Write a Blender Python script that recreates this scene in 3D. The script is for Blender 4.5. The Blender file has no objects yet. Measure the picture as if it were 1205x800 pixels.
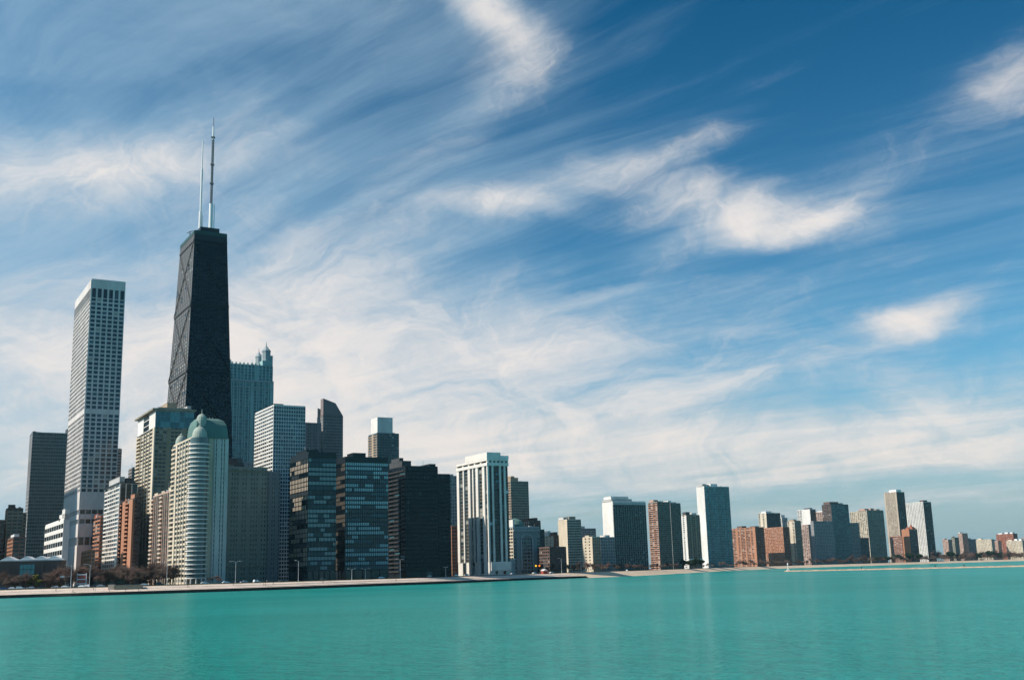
import bpy, bmesh, math, random
from mathutils import Vector, Matrix
R = math.radians
sc = bpy.context.scene
col = sc.collection
rng = random.Random(7)

# ------------------------------------------------------------------ camera
F = 1300.0                                   # focal length in photograph pixels (1205 wide)
CAMZ = 6.0
RHO = math.atan(0.0275)                      # roll
THETA = math.atan(273.3 / F)                 # pitch
ct, st, cr, sr = math.cos(THETA), math.sin(THETA), math.cos(RHO), math.sin(RHO)
FWD = Vector((0, ct, st))
UP0 = Vector((0, -st, ct))
RT = Vector((1, 0, 0)) * cr - UP0 * sr
UP = Vector((1, 0, 0)) * sr + UP0 * cr
cam_d = bpy.data.cameras.new('camera')
cam = bpy.data.objects.new('camera', cam_d)
col.objects.link(cam)
cam.matrix_world = Matrix((
    (RT.x, UP.x, -FWD.x, 0), (RT.y, UP.y, -FWD.y, 0), (RT.z, UP.z, -FWD.z, CAMZ), (0, 0, 0, 1)))
cam_d.sensor_width = 36
cam_d.lens = 36 * F / 1205
cam_d.clip_start = 0.5
cam_d.clip_end = 60000
sc.camera = cam
sc.view_settings.view_transform = 'Standard'
sc.view_settings.look = 'None'
sc.view_settings.exposure = 0.22
sc.view_settings.gamma = 1.0
sc.cycles.max_bounces = 6
sc.cycles.volume_bounces = 0
sc.cycles.use_denoising = True

def ray(px, py):
    return RT * ((px - 602.5) / F) + UP * ((400 - py) / F) + FWD
def azel(px, py):
    d = ray(px, py).normalized()
    return math.atan2(d.x, d.y), math.asin(d.z)
def at(px, Y, z=4.4):                         # world point of column px at depth Y and height z
    u = (px - 602.5) / F
    h = z - CAMZ
    pf = Y * ct + h * st
    X = (u * pf - (Y * sr * st - h * sr * ct)) / cr
    return Vector((X, Y, z))

# ------------------------------------------------------------------ sky and sun
SUN_AZ, SUN_EL = -106.0, 40.0
class N:
    """small expression helper over one node tree"""
    nt = None
    def __init__(s, sock): s.k = sock
    @staticmethod
    def math(op, a, b=None, c=None, clamp=False):
        n = N.nt.nodes.new('ShaderNodeMath'); n.operation = op; n.use_clamp = clamp
        for i, v in enumerate((a, b, c)):
            if v is None: continue
            if isinstance(v, N): N.nt.links.new(v.k, n.inputs[i])
            else: n.inputs[i].default_value = v
        return N(n.outputs[0])
    def __add__(s, o): return N.math('ADD', s, o)
    def __radd__(s, o): return N.math('ADD', s, o)
    def __sub__(s, o): return N.math('SUBTRACT', s, o)
    def __rsub__(s, o): return N.math('SUBTRACT', o, s)
    def __mul__(s, o): return N.math('MULTIPLY', s, o)
    def __rmul__(s, o): return N.math('MULTIPLY', s, o)
    def __truediv__(s, o): return N.math('DIVIDE', s, o)
def smooth(x, lo, hi):
    n = N.nt.nodes.new('ShaderNodeMapRange'); n.interpolation_type = 'SMOOTHSTEP'
    N.nt.links.new(x.k, n.inputs[0]); n.inputs[1].default_value = lo; n.inputs[2].default_value = hi
    return N(n.outputs[0])
def mixc(f, a, b, blend='MIX'):
    n = N.nt.nodes.new('ShaderNodeMix'); n.data_type = 'RGBA'; n.blend_type = blend
    for i, v in ((0, f), (6, a), (7, b)):
        if isinstance(v, N): N.nt.links.new(v.k, n.inputs[i])
        elif i: n.inputs[i].default_value = (*v, 1)
        else: n.inputs[i].default_value = v
    return N(n.outputs[2])
def comb(x, y, z=0.0):
    n = N.nt.nodes.new('ShaderNodeCombineXYZ')
    for i, v in enumerate((x, y, z)):
        if isinstance(v, N): N.nt.links.new(v.k, n.inputs[i])
        else: n.inputs[i].default_value = v
    return N(n.outputs[0])
def noise(vec, scale, detail=6, rough=0.55, dist=0.0, color=False):
    n = N.nt.nodes.new('ShaderNodeTexNoise')
    N.nt.links.new(vec.k, n.inputs['Vector'])
    n.inputs['Scale'].default_value = scale; n.inputs['Detail'].default_value = detail
    n.inputs['Roughness'].default_value = rough; n.inputs['Distortion'].default_value = dist
    return N(n.outputs[1 if color else 0])

world = bpy.data.worlds.new("World")
sc.world = world
world.use_nodes = True
wt = world.node_tree
N.nt = wt
tc = wt.nodes.new('ShaderNodeTexCoord')
sep = wt.nodes.new('ShaderNodeSeparateXYZ')
wt.links.new(tc.outputs['Generated'], sep.inputs[0])
dx, dy, dz = (N(sep.outputs[i]) for i in range(3))
sky = wt.nodes.new('ShaderNodeTexSky')
sky.sky_type = 'NISHITA'; sky.sun_disc = False
sky.sun_elevation = R(SUN_EL); sky.sun_rotation = R(SUN_AZ)
sky.air_density = 1.0; sky.dust_density = 0.6; sky.ozone_density = 2.0
sdir = Vector((math.sin(R(SUN_AZ)) * math.cos(R(SUN_EL)), math.cos(R(SUN_AZ)) * math.cos(R(SUN_EL)), math.sin(R(SUN_EL))))
cosg = dx * sdir.x + dy * sdir.y + dz * sdir.z
base = N(sky.outputs[0])
# polarised look: deepest blue at a right angle to the sun, and higher up
dark = smooth(cosg, 0.72, 0.05) * smooth(dz, -0.10, 0.60)
base = mixc(1.0, base, mixc(dark, (0.62, 1.10, 1.18), (0.0, 0.42, 0.62)), 'MULTIPLY')
front = smooth(dy, -0.45, 0.25)                # the cloud field lies inland, over the city; unseen lake side left clear to cool the shade
# cirrus on a flat layer high above: project the direction on that layer
q = N.math('MAXIMUM', dz, 0.0) + 0.07
lx, ly = dx / q, dy / q
A0 = R(-50)
ca, sa = math.cos(A0), math.sin(A0)
al = lx * sa + ly * ca                         # along the streaks
ac = lx * ca - ly * sa                         # across them
wn = wt.nodes.new('ShaderNodeSeparateXYZ')
wt.links.new(noise(comb(al * 0.6, ac * 0.9), 0.9, 4, 0.5, color=True).k, wn.inputs[0])
wx, wy = N(wn.outputs[0]) - 0.5, N(wn.outputs[1]) - 0.5
azn = N.math('ARCTAN2', dx, dy)
eln = N.math('ARCSINE', dz)
an = wt.nodes.new('ShaderNodeSeparateXYZ')
wt.links.new(noise(comb(azn, eln * 1.5), 5.0, 5, 0.55, color=True).k, an.inputs[0])
ax, ay = N(an.outputs[0]) - 0.5, N(an.outputs[1]) - 0.5
n1 = noise(comb(al * 0.32 + wx * 1.0, ac * 0.9 + wy * 1.0), 1.25, 10, 0.60)
n2 = noise(comb(al * 0.50 + wx * 2.2 + 7.0, ac * 2.4 + wy * 2.2), 1.7, 8, 0.60)
n5 = noise(comb(al * 0.9 + wx * 1.4 + 2.0, ac * 7.0 + wy * 3.0, 9.0), 1.6, 9, 0.68)
n3 = noise(comb(azn * 1.0 + ax * 0.25, eln * 1.9 + ay * 0.3 - azn * 0.25, 2.0), 10.0, 12, 0.68, 0.85)
n4 = noise(comb(al * 0.25, ac * 0.5, 5.0), 1.1, 3, 0.5)
def blob(px, py, rx, ry, rot=0.0, amp=1.0):
    a, e = azel(px, py)
    U, V = (azn - a + ax * 0.10) * math.cos(e), eln - e + ay * 0.07
    c, s = math.cos(R(rot)), math.sin(R(rot))
    u = (U * c + V * s) * (F / rx)
    v = (V * c - U * s) * (F / ry)
    return smooth(N.math('SQRT', u * u + v * v), 1.45, 0.0) * amp
BLOBS = (
    (330, 440, 640, 150, 2, .95), (120, 400, 330, 150, 0, .55), (640, 420, 330, 60, -12, .45), (800, 530, 420, 55, -3, .80), (430, 548, 600, 50, 0, .8), (150, 590, 420, 30, 2, .5),
    (120, 195, 210, 62, 6, 1.0), (180, 195, 90, 26, 10, .45), (625, 75, 70, 60, -35, .75), (590, 25, 70, 26, -35, .85), (545, 0, 45, 24, -30, .7), (530, 160, 130, 45, 40, .50),
    (840, 225, 150, 40, -14, .75), (905, 262, 85, 30, -6, .85), (980, 245, 60, 18, 22, .6), (760, 240, 90, 22, 14, .5), (1095, 362, 80, 26, 10, 1.15), (595, 243, 90, 20, 2, .85), (700, 205, 190, 36, 14, .6),
    (1190, 90, 70, 55, 0, .75), (1150, 480, 230, 75, 10, .70), (1060, 545, 280, 26, 2, .75), (1120, 588, 260, 14, 2, .55), (760, 600, 260, 14, 0, .45), (1000, 400, 260, 36, 14, .42), (1010, 200, 230, 40, 18, .42), (830, 150, 90, 22, 15, .45), (925, 78, 70, 12, 12, .42), (400, 290, 190, 60, 20, .42), (300, 150, 60, 90, 70, .30))
cover = None
for bb in BLOBS:
    v_ = blob(*bb)
    cover = v_ if cover is None else cover + v_ * (1.0 - cover * 0.55)
gaps = blob(930, 50, 330, 130, -6, .55)
for bb in ((690, 300, 90, 45, 20, .5), (480, 130, 60, 90, 30, .15), (760, 440, 130, 22, 2, .45), (60, 60, 260, 100, 0, .3), (330, 60, 130, 60, 0, .25), (900, 585, 330, 16, 0, .35), (620, 120, 100, 30, 20, .35), (880, 300, 120, 22, 10, .5)):
    gaps = gaps + blob(*bb)
fb = n1 * 0.32 + n2 * 0.17 + n3 * 0.39 + n5 * 0.12
dens = smooth(fb + cover * 0.30 - gaps * 0.14, 0.50, 0.97) * 0.90
left = smooth(azn, 0.42, -0.42)
veil = smooth(n2 * 0.38 + n1 * 0.38 + n5 * 0.24 + cover * 0.14 + left * 0.12 - gaps * 0.24, 0.38, 0.72) * (0.36 + left * 0.20) * smooth(n4 + left * 0.15, 0.22, 0.55)
fade = smooth(dz, -0.01, 0.045) * front
dens = dens * fade
veil = veil * fade
lit = smooth(n3 * 0.5 + n1 * 0.4 + cover * 0.14, 0.42, 0.66)
lowel = smooth(dz, 0.36, 0.08)
ccol = mixc(lit, (5.3, 5.6, 5.95), (8.3, 7.6, 7.05))
ccol = mixc(lowel * 0.85, ccol, mixc(lit, (6.0, 5.7, 5.5), (8.2, 7.2, 6.55)))
# the layer greys towards the horizon
hz = smooth(dz, 0.20, 0.0)
base = mixc(hz * 0.80, base, mixc(front, (1.2, 2.6, 3.2), (3.25, 3.6, 3.85)))
base = mixc(veil, base, (3.6, 5.15, 6.4))
skyc = mixc(dens, base, ccol)
bg = wt.nodes['Background']
wt.links.new(skyc.k, bg.inputs[0])
bg.inputs[1].default_value = 0.1

sun_d = bpy.data.lights.new('sun', 'SUN')
sun_d.energy = 4.8
sun_d.angle = R(0.5)
sun_d.color = (1.0, 0.90, 0.78)
sun = bpy.data.objects.new('sun', sun_d)
col.objects.link(sun)
sun.rotation_euler = sdir.to_track_quat('Z', 'Y').to_euler()

# ------------------------------------------------------------------ materials
def newmat(name):
    m = bpy.data.materials.new(name); m.use_nodes = True
    N.nt = m.node_tree
    return m, m.node_tree.nodes['Principled BSDF']
MATS = {}
def wallm(name, rgb, var=0.22, rough=0.85, spec=0.3, scale=0.06):
    if name in MATS: return MATS[name]
    m, b = newmat(name)
    t = N.nt.nodes.new('ShaderNodeTexCoord')
    mp = N.nt.nodes.new('ShaderNodeMapping')
    N.nt.links.new(t.outputs['Object'], mp.inputs[0])
    mp.inputs['Scale'].default_value = (1, 1, 0.35)
    a = noise(N(mp.outputs[0]), scale, 6, 0.65)
    d = noise(N(mp.outputs[0]), scale * 9, 3, 0.6)
    f = N.math('ADD', a * 0.7, d * 0.3)
    c = mixc(smooth(f, 0.3, 0.7), tuple(x * (1 - var) for x in rgb), tuple(min(.9, x * (1 + var * .5)) for x in rgb))
    N.nt.links.new(c.k, b.inputs['Base Color'])
    b.inputs['Roughness'].default_value = rough
    b.inputs['Specular IOR Level'].default_value = spec
    MATS[name] = m
    return m
def glassm(name, rgb, rough=0.07, spec=0.6):
    if name in MATS: return MATS[name]
    m, b = newmat(name)
    b.inputs['Base Color'].default_value = (*rgb, 1)
    b.inputs['Roughness'].default_value = rough
    b.inputs['Specular IOR Level'].default_value = spec
    MATS[name] = m
    return m
GD = glassm('glass_dark', (0.012, 0.018, 0.022))
GM = glassm('glass_mid', (0.06, 0.075, 0.085))
GL = glassm('glass_curtained', (0.30, 0.29, 0.26), 0.3, .5)
GBK = glassm('glass_smoked_blue', (0.005, 0.014, 0.022), 0.06, .7)
GBL = glassm('glass_blind_shaded', (0.42, 0.62, 0.66), 0.2, .6)  # blinds with the teal of the shaded side in their colour
GBM = glassm('glass_blind_dim', (0.05, 0.14, 0.18), 0.1, .6)
GTE = glassm('glass_teal', (0.02, 0.10, 0.12), 0.08, .7)
GTL = glassm('glass_teal_pale', (0.07, 0.22, 0.24), 0.1, .7)
GS = {
    'std': ((GD, .62), (GM, .28), (GL, .10)),
    'dark': ((GD, .85), (GM, .13), (GL, .02)),
    'mies': ((GBK, .50), (GBM, .22), (GBL, .28)),
    'black': ((GBK, .93), (GBM, .06), (GBL, .01)),
    'teal': ((GTE, .6), (GTL, .4)),
    'warm': ((GD, .55), (GM, .25), (GL, .20)),
}
WHITE = wallm('white_concrete', (0.72, 0.70, 0.66))
MARBLE = wallm('pale_marble', (0.60, 0.57, 0.55))
CREAM = wallm('cream_stone', (0.62, 0.54, 0.42))
BEIGE = wallm('beige_stone', (0.50, 0.42, 0.32))
TAN = wallm('tan_brick', (0.38, 0.29, 0.21))
OLIVE = wallm('olive_stone', (0.27, 0.26, 0.21))
GREY = wallm('grey_stone', (0.30, 0.30, 0.30))
PINKG = wallm('pink_granite', (0.24, 0.20, 0.20))
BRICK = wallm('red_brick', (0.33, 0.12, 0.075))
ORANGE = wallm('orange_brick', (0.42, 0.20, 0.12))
PINKB = wallm('pinkish_brick', (0.48, 0.33, 0.27))
BROWN = wallm('brown_brick', (0.15, 0.10, 0.085))
DKGREY = wallm('dark_grey_metal', (0.07, 0.075, 0.08), rough=.6)
BLACK = wallm('black_steel', (0.006, 0.011, 0.016), .1, rough=.4, spec=.5)
BLKAL = wallm('black_anodised_sunlit', (0.085, 0.078, 0.072), .1, rough=.5, spec=.4)
BRONZE = wallm('bronze_metal', (0.16, 0.20, 0.20), rough=.5)
TEALM = wallm('green_stone', (0.30, 0.46, 0.46))
COPPER = wallm('green_copper_shaded', (0.10, 0.19, 0.17), rough=.7)
LGREY = wallm('light_grey_stone', (0.48, 0.48, 0.47))
BLUEG = wallm('bluish_grey_panel', (0.34, 0.40, 0.42))
ROOF = wallm('roof_felt', (0.10, 0.10, 0.10))
ROOFL = wallm('roof_gravel', (0.32, 0.31, 0.29))
METAL = wallm('galvanised_metal', (0.55, 0.56, 0.57), rough=.45, spec=.6)
WPAINT = wallm('white_paint', (0.78, 0.78, 0.77), .08, .5)

# ------------------------------------------------------------------ mesh helpers
class MB:
    def __init__(s): s.v = []; s.f = []; s.m = []; s.mats = []
    def mi(s, m):
        if m not in s.mats: s.mats.append(m)
        return s.mats.index(m)
    def poly(s, pts, m):
        i = len(s.v); s.v += [tuple(p) for p in pts]; s.f.append(tuple(range(i, i + len(pts)))); s.m.append(s.mi(m)); return s
    def box(s, x0, x1, y0, y1, z0, z1, m, bottom=True):
        i = len(s.v); k = s.mi(m)
        s.v += [(x0, y0, z0), (x1, y0, z0), (x1, y1, z0), (x0, y1, z0), (x0, y0, z1), (x1, y0, z1), (x1, y1, z1), (x0, y1, z1)]
        fs = [(4, 5, 6, 7), (0, 1, 5, 4), (1, 2, 6, 5), (2, 3, 7, 6), (3, 0, 4, 7)]
        if bottom: fs.append((3, 2, 1, 0))
        s.f += [tuple(i + a for a in f) for f in fs]; s.m += [k] * len(fs); return s
    def prism(s, ring0, ring1, m, cap0=True, cap1=True):
        """two rings of points of the same count joined by quads"""
        n = len(ring0); i = len(s.v); k = s.mi(m)
        s.v += [tuple(p) for p in ring0] + [tuple(p) for p in ring1]
        for a in range(n):
            b = (a + 1) % n
            s.f.append((i + a, i + b, i + n + b, i + n + a)); s.m.append(k)
        if cap1: s.f.append(tuple(i + n + a for a in range(n))); s.m.append(k)
        if cap0: s.f.append(tuple(i + a for a in reversed(range(n)))); s.m.append(k)
        return s
    def lathe(s, cx, cy, prof, m, n=16, a0=0.0, sx=1.0, sy=1.0):
        rings = [[(cx + r * sx * math.cos(a0 + 2 * math.pi * j / n), cy + r * sy * math.sin(a0 + 2 * math.pi * j / n), z) for j in range(n)] for r, z in prof]
        for j in range(len(rings) - 1):
            s.prism(rings[j], rings[j + 1], m, j == 0, j == len(rings) - 2)
        return s
    def tube(s, p0, p1, r0, r1, m, n=6):
        p0, p1 = Vector(p0), Vector(p1); d = (p1 - p0)
        if d.length < 1e-6: return s
        d.normalize(); a = d.orthogonal().normalized(); b = d.cross(a)
        c = [(math.cos(2 * math.pi * j / n), math.sin(2 * math.pi * j / n)) for j in range(n)]
        return s.prism([p0 + (a * x + b * y) * r0 for x, y in c], [p1 + (a * x + b * y) * r1 for x, y in c], m)
    def mesh(s, name, warp=None):
        me = bpy.data.meshes.new(name)
        v = [warp(p) for p in s.v] if warp else s.v
        me.from_pydata(v, [], s.f)
        for m in s.mats: me.materials.append(m)
        me.polygons.foreach_set('material_index', s.m)
        me.update()
        return me
    def build(s, name, parent=None, warp=None, kind=None, smooth=False):
        me = s.mesh(name, warp)
        if smooth: me.polygons.foreach_set('use_smooth', [True] * len(me.polygons))
        o = bpy.data.objects.new(name, me); col.objects.link(o)
        if parent: o.parent = parent
        if kind: o['kind'] = kind
        return o
def tag(o, label=None, cat=None, group=None, kind=None):
    for k, v in (('label', label), ('category', cat), ('group', group), ('kind', kind)):
        if v: o[k] = v
    return o
def empty(name, loc, rz=0.0):
    o = bpy.data.objects.new(name, None); col.objects.link(o)
    o.location = loc; o.rotation_euler = (0, 0, rz); o.empty_display_size = 1
    return o
def copy_tree(o, parent=None):
    c = o.copy(); col.objects.link(c); c.parent = parent
    for ch in list(o.children): copy_tree(ch, c)
    return c
def pieces(lst, name, parent, lim, warp=None):
    """lst: functions that add one piece each to a mesh; the first lim are parts of their own"""
    for fn in lst[:lim]:
        mb = MB(); fn(mb); mb.build(name, parent, warp)
    if len(lst) > lim:
        mb = MB()
        for fn in lst[lim:]: fn(mb)
        mb.build(name, parent, warp, kind='stuff')

# ------------------------------------------------------------------ buildings
ALPHA = 60.0
FOOT = []
class Bld: pass
def bld(name, label, cx, cy, lx, rx, D, wall, W=None, L=None, alpha=ALPHA, group=None, cat='building', base=4.4, roof=ROOF, parapet=1.2, core=True, taper=None):
    """corner column/row cx, cy; the west end shows at column lx and the north end at rx (at roof height)"""
    b = Bld()
    r = ray(cx, cy); C = r * (D / r.y) + Vector((0, 0, CAMZ))
    a = R(alpha)
    north = Vector((math.sin(a), math.cos(a), 0)); east = Vector((math.cos(a), -math.sin(a), 0)); west = -east
    def solve(d, px):
        u = (px - 602.5) / F; c = C - Vector((0, 0, CAMZ))
        return (u * c.dot(FWD) - c.dot(RT)) / (d.dot(RT) - u * d.dot(FWD))
    b.W = W if W else solve(west, lx)
    b.L = L if L else solve(north, rx)
    b.H = C.z - base
    b.taper = taper
    ctr = Vector((C.x, C.y, base)) + west * (b.W / 2) + north * (b.L / 2)
    b.root = empty(name, ctr, -a)
    tag(b.root, label, cat, group)
    b.wall = wall
    b.corner = C; b.north = north; b.west = west
    FOOT.append((name, label, [tuple((Vector((C.x, C.y)) + (west * i * b.W + north * j * b.L).to_2d())) for i, j in ((0, 0), (1, 0), (1, 1), (0, 1))], b.W, b.L, b.H, D))
    b.warp = None
    if taper:
        b.warp = lambda p: (p[0] * (1 + (taper - 1) * (1 - p[2] / b.H)), p[1] * (1 + (taper - 1) * (1 - p[2] / b.H)), p[2])
    b.mb = MB()
    if core:
        b.mb.box(-b.W / 2, b.W / 2, -b.L / 2, b.L / 2, 0, b.H, wall)
    b.win = []; b.balc = []
    if parapet and core:
        q = MB(); w, l = b.W / 2 - .4, b.L / 2 - .4
        q.box(-w, w, -l, l, b.H + .004, b.H + .3, roof)
        q.build('roof', b.root, b.warp)
        b.mb.box(-b.W/2, b.W/2, -b.L/2, -b.L/2 + .35, b.H, b.H + parapet, wall).box(-b.W/2, b.W/2, b.L/2 - .35, b.L/2, b.H, b.H + parapet, wall)
        b.mb.box(-b.W/2, -b.W/2 + .35, -b.L/2 + .35, b.L/2 - .35, b.H, b.H + parapet, wall).box(b.W/2 - .35, b.W/2, -b.L/2 + .35, b.L/2 - .35, b.H, b.H + parapet, wall)
    return b
def fbox(b, side, mb, u0, u1, d0, d1, z0, z1, m):
    if side == 'S': mb.box(u0, u1, -b.W0l - d1, -b.W0l - d0, z0, z1, m)
    else: mb.box(b.W0w + d0, b.W0w + d1, u0, u1, z0, z1, m)
def fquad(b, side, mb, u0, u1, d, z0, z1, m, tl=0.0):
    t = [rng.uniform(-tl, tl) for _ in range(4)]
    if side == 'S':
        y = -b.W0l - d
        mb.poly([(u0, y + t[0], z0), (u1, y + t[1], z0), (u1, y + t[2], z1), (u0, y + t[0] + t[2] - t[1], z1)], m)
    else:
        x = b.W0w + d
        mb.poly([(x + t[0], u0, z0), (x + t[1], u1, z0), (x + t[2], u1, z1), (x + t[0] + t[2] - t[1], u0, z1)], m)
def face(b, side, bays=None, n=None, bay=3.6, fh=3.1, p=0.8, s=1.2, pd=0.3, sd=0.2, z0=0.0, z1=None, gs='std', run=False,
         u0=None, u1=None, pw=None, wmat=None, smat=None, corner=True, fstart=None, dz=0.0, tilt=.012, balc_d=1.3, pick=None):
    """one facade: bays is a string of w (window), b (blank), r (recess with glass), k (balcony bay), x (wide window); piers stand between"""
    b.W0w, b.W0l = b.W / 2, b.L / 2
    half = b.W / 2 if side == 'S' else b.L / 2
    u0 = -half if u0 is None else u0
    u1 = half if u1 is None else u1
    z1 = b.H if z1 is None else z1
    wmat = wmat or b.wall; smat = smat or wmat
    if bays is None:
        n = n or max(1, round((u1 - u0) / bay)); bays = 'w' * n
    wt_ = {'w': 1.0, 'b': 1.0, 'r': 0.8, 'k': 1.3, 'x': 1.8, 'g': .5, 'B': .45}
    tot = sum(wt_[c] for c in bays)
    us = [u0]
    for c in bays: us.append(us[-1] + wt_[c] / tot * (u1 - u0))
    nf = max(1, round((z1 - z0) / fh)); h = (z1 - z0) / nf
    mb = b.mb
    for i, u in enumerate(us):
        a0 = max(u0, u - p / 2); a1 = min(u1, u + p / 2)
        if a1 - a0 > .02:
            fbox(b, side, mb, a0, a1, 0, pd, z0, z1, wmat)
    if corner and side == 'S' and abs(u1 - half) < .01 and not b.taper:
        b.mb.box(b.W / 2, b.W / 2 + pd, -b.L / 2 - pd, -b.L / 2, z0, z1, wmat)
    glass = GS[gs]
    def choose():
        t = rng.random(); acc = 0
        for g, w in glass:
            acc += w
            if t < acc: return g
        return glass[0][0]
    for i, c in enumerate(bays):
        a0, a1 = us[i] + p / 2, us[i + 1] - p / 2
        if a1 - a0 < .15: continue
        if c in 'bB':
            fbox(b, side, mb, a0, a1, 0, pd - .03, z0, z1, wmat); continue
        if c == 'g': continue
    # spandrels over runs of window bays
    i = 0
    while i < len(bays):
        c = bays[i]
        if c in 'bBg': i += 1; continue
        j = i
        if c in 'wx':
            while j + 1 < len(bays) and bays[j + 1] in 'wx': j += 1
        a0, a1 = us[i] + (p / 2 if i > 0 or p > 0 else 0), us[j + 1] - p / 2
        if a0 < a1:
            for k in range(nf):
                zz = z0 + k * h
                d = sd if c in 'wx' else .12
                if s > 0: fbox(b, side, mb, a0, a1, 0, d, zz, zz + s, smat)
                if c == 'k':
                    b.balc.append((zz, (lambda q, a0=a0, a1=a1, zz=zz: (fbox(b, side, q, a0 + .1, a1 - .1, .13, pd + balc_d, zz - .02, zz + .2, wmat),
                                                                  fbox(b, side, q, a0 + .1, a1 - .1, pd + balc_d - .1, pd + balc_d + .05, zz + .2, zz + 1.15, wmat)))))
        i = j + 1
    for k in range(nf):
        g = choose()
        for i, c in enumerate(bays):
            if c in 'bBg': continue
            a0, a1 = us[i] + p / 2 + .01, us[i + 1] - p / 2 - .01
            if a1 - a0 < .15: continue
            if not run or rng.random() > .86: g = choose()
            zz = z0 + k * h
            b.win.append((zz + rng.random() * .1, (lambda q, a0=a0, a1=a1, zz=zz, g=g: fquad(b, side, q, a0, a1, .05, zz + s + .01, zz + h - .01, g, tilt))))
    return us
def finish(b, lim=100):
    if lim >= 30 and not b.taper and b.H > 25:
        for i in range(rng.choice((1, 2, 3))):
            q = MB(); x, y, s_ = rng.uniform(-.32, .32) * b.W, rng.uniform(-.38, .38) * b.L, rng.uniform(.7, 1.6)
            q.box(x - s_, x + s_, y - s_, y + s_, b.H + .3, b.H + rng.uniform(1.4, 2.8), rng.choice((METAL, DKGREY, LGREY)))
            q.build('air_unit', b.root)
        if rng.random() < .5: mast(b, rng.uniform(.2, .8), rng.uniform(.15, .85), rng.uniform(4, 9), .16, name='aerial', m=rng.choice((METAL, DKGREY)))
    b.mb.build('wall', b.root, b.warp)
    b.win.sort(key=lambda t: -t[0]); b.balc.sort(key=lambda t: -t[0])
    if b.win: pieces([w[1] for w in b.win], 'window', b.root, lim, b.warp)
    if b.balc: pieces([w[1] for w in b.balc], 'balcony', b.root, lim, b.warp)
    return b.root
def house(b, y0, y1, x0, x1, h, m, name='penthouse', z=None, parent=None):
    """box on the roof; y0..y1 fractions along the east face (south to north), x0..x1 fractions west to east"""
    z = b.H if z is None else z
    q = MB()
    X = lambda f: -b.W / 2 + f * b.W
    Y = lambda f: -b.L / 2 + f * b.L
    q.box(X(x0), X(x1), Y(y0), Y(y1), z + .3, z + h, m)
    q.box(X(x0) - .15, X(x1) + .15, Y(y0) - .15, Y(y1) + .15, z + h, z + h + .35, m)
    o = q.build(name, parent or b.root)
    return o
def rooftop(b, k=3, h=2.2, m=METAL):
    for i in range(k):
        q = MB(); x = rng.uniform(-.3, .3) * b.W; y = rng.uniform(-.35, .35) * b.L; s = rng.uniform(.8, 1.8)
        q.box(x - s, x + s, y - s, y + s, b.H + .3, b.H + rng.uniform(.6, 1) * h, m)
        q.build('air_unit', b.root)
def mast(b, fx, fy, h, r=.25, z=None, m=METAL, name='mast'):
    q = MB(); x = -b.W / 2 + fx * b.W; y = -b.L / 2 + fy * b.L; z = b.H if z is None else z
    q.tube((x, y, z + .2), (x, y, z + h), r, r * .4, m, 5)
    return q.build(name, b.root)

# ------------------------------------------------------------------ the buildings, west end of the view first
# at the edge of the frame
b = bld('office_block', 'dark block cut by the left edge of the photo, beside a taller brown one', -4, 613, -16, 5.5, 960, BROWN)
face(b, 'S', bay=4, gs='dark'); face(b, 'E', bay=4, gs='dark'); finish(b, 60)
b = bld('office_tower', 'plain brown tower with a narrow sunlit side, standing before the tall grey-green slab', 9, 599, 6, 27.5, 1000, BROWN, W=16)
face(b, 'S', bay=4, gs='warm', wmat=TAN); face(b, 'E', bay=4.5, gs='dark', s=1.5, wmat=OLIVE); house(b, .1, .5, .3, .8, 4, DKGREY)
finish(b, 100)
b = bld('annex_block', 'lower brown wing on the north side of the plain brown tower', 27.6, 605, 24, 31.4, 1020, OLIVE, W=16)
face(b, 'S', bay=4); face(b, 'E', bay=4.5, gs='dark', s=1.6); finish(b, 30)
b = bld('brick_house', 'small block with an orange sunlit end below the brown tower', 15.8, 633, 9.2, 30.3, 900, BROWN)
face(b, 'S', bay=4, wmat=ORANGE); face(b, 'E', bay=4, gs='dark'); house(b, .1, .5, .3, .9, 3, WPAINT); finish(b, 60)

b = bld('glass_slab', 'tall plain grey-green slab with a fine grid, behind the tall marble tower', 38.6, 509.5, 35.2, 86, 1150, BRONZE, W=22)
face(b, 'S', bay=2.4, fh=3.7, p=.35, s=1.1, pd=.35, gs='std', wmat=MARBLE)  # pale wall colour stands in for sunlight on the narrow end
GS['slab'] = ((glassm('glass_slab_green', (0.04, .07, .07), .12, .5), .8), (glassm('glass_slab_pale', (.08, .12, .12), .15, .5), .2))
face(b, 'E', bay=2.4, fh=3.7, p=.45, s=1.5, pd=.3, gs='slab')
house(b, .02, .1, .2, .8, 2.2, DKGREY); house(b, .13, .2, .2, .8, 1.6, DKGREY); house(b, .86, .97, .2, .8, 6, DKGREY)
finish(b, 100)

b = bld('white_store', 'low white block with three rows of small windows against the marble tower foot', 75.4, 611.5, 53.6, 77.5, 840, WHITE, L=4)
w = b.W
face(b, 'S', bays='w' * 8, z0=b.H * .42, z1=b.H * .95, fh=b.H * .53 / 4, p=1.0, s=3.0, gs='dark', pd=.3, sd=.3)
face(b, 'S', bays='b', z0=0, z1=b.H * .42, p=0, corner=True, pd=.33); face(b, 'S', bays='b', z0=b.H * .95, z1=b.H, p=0, pd=.33)
face(b, 'E', bays='b'); house(b, .1, .9, .72, 1, 4.6, WHITE); house(b, .1, .9, .86, 1, 8, WHITE)
finish(b)

b = bld('shading_tower', 'grey office tower west of the photo edge whose shadow falls on the marble tower foot', -58, 470, -70, -36, 930, GREY, W=80)
face(b, 'S', bay=5); face(b, 'E', bay=5); finish(b, 10)
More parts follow.
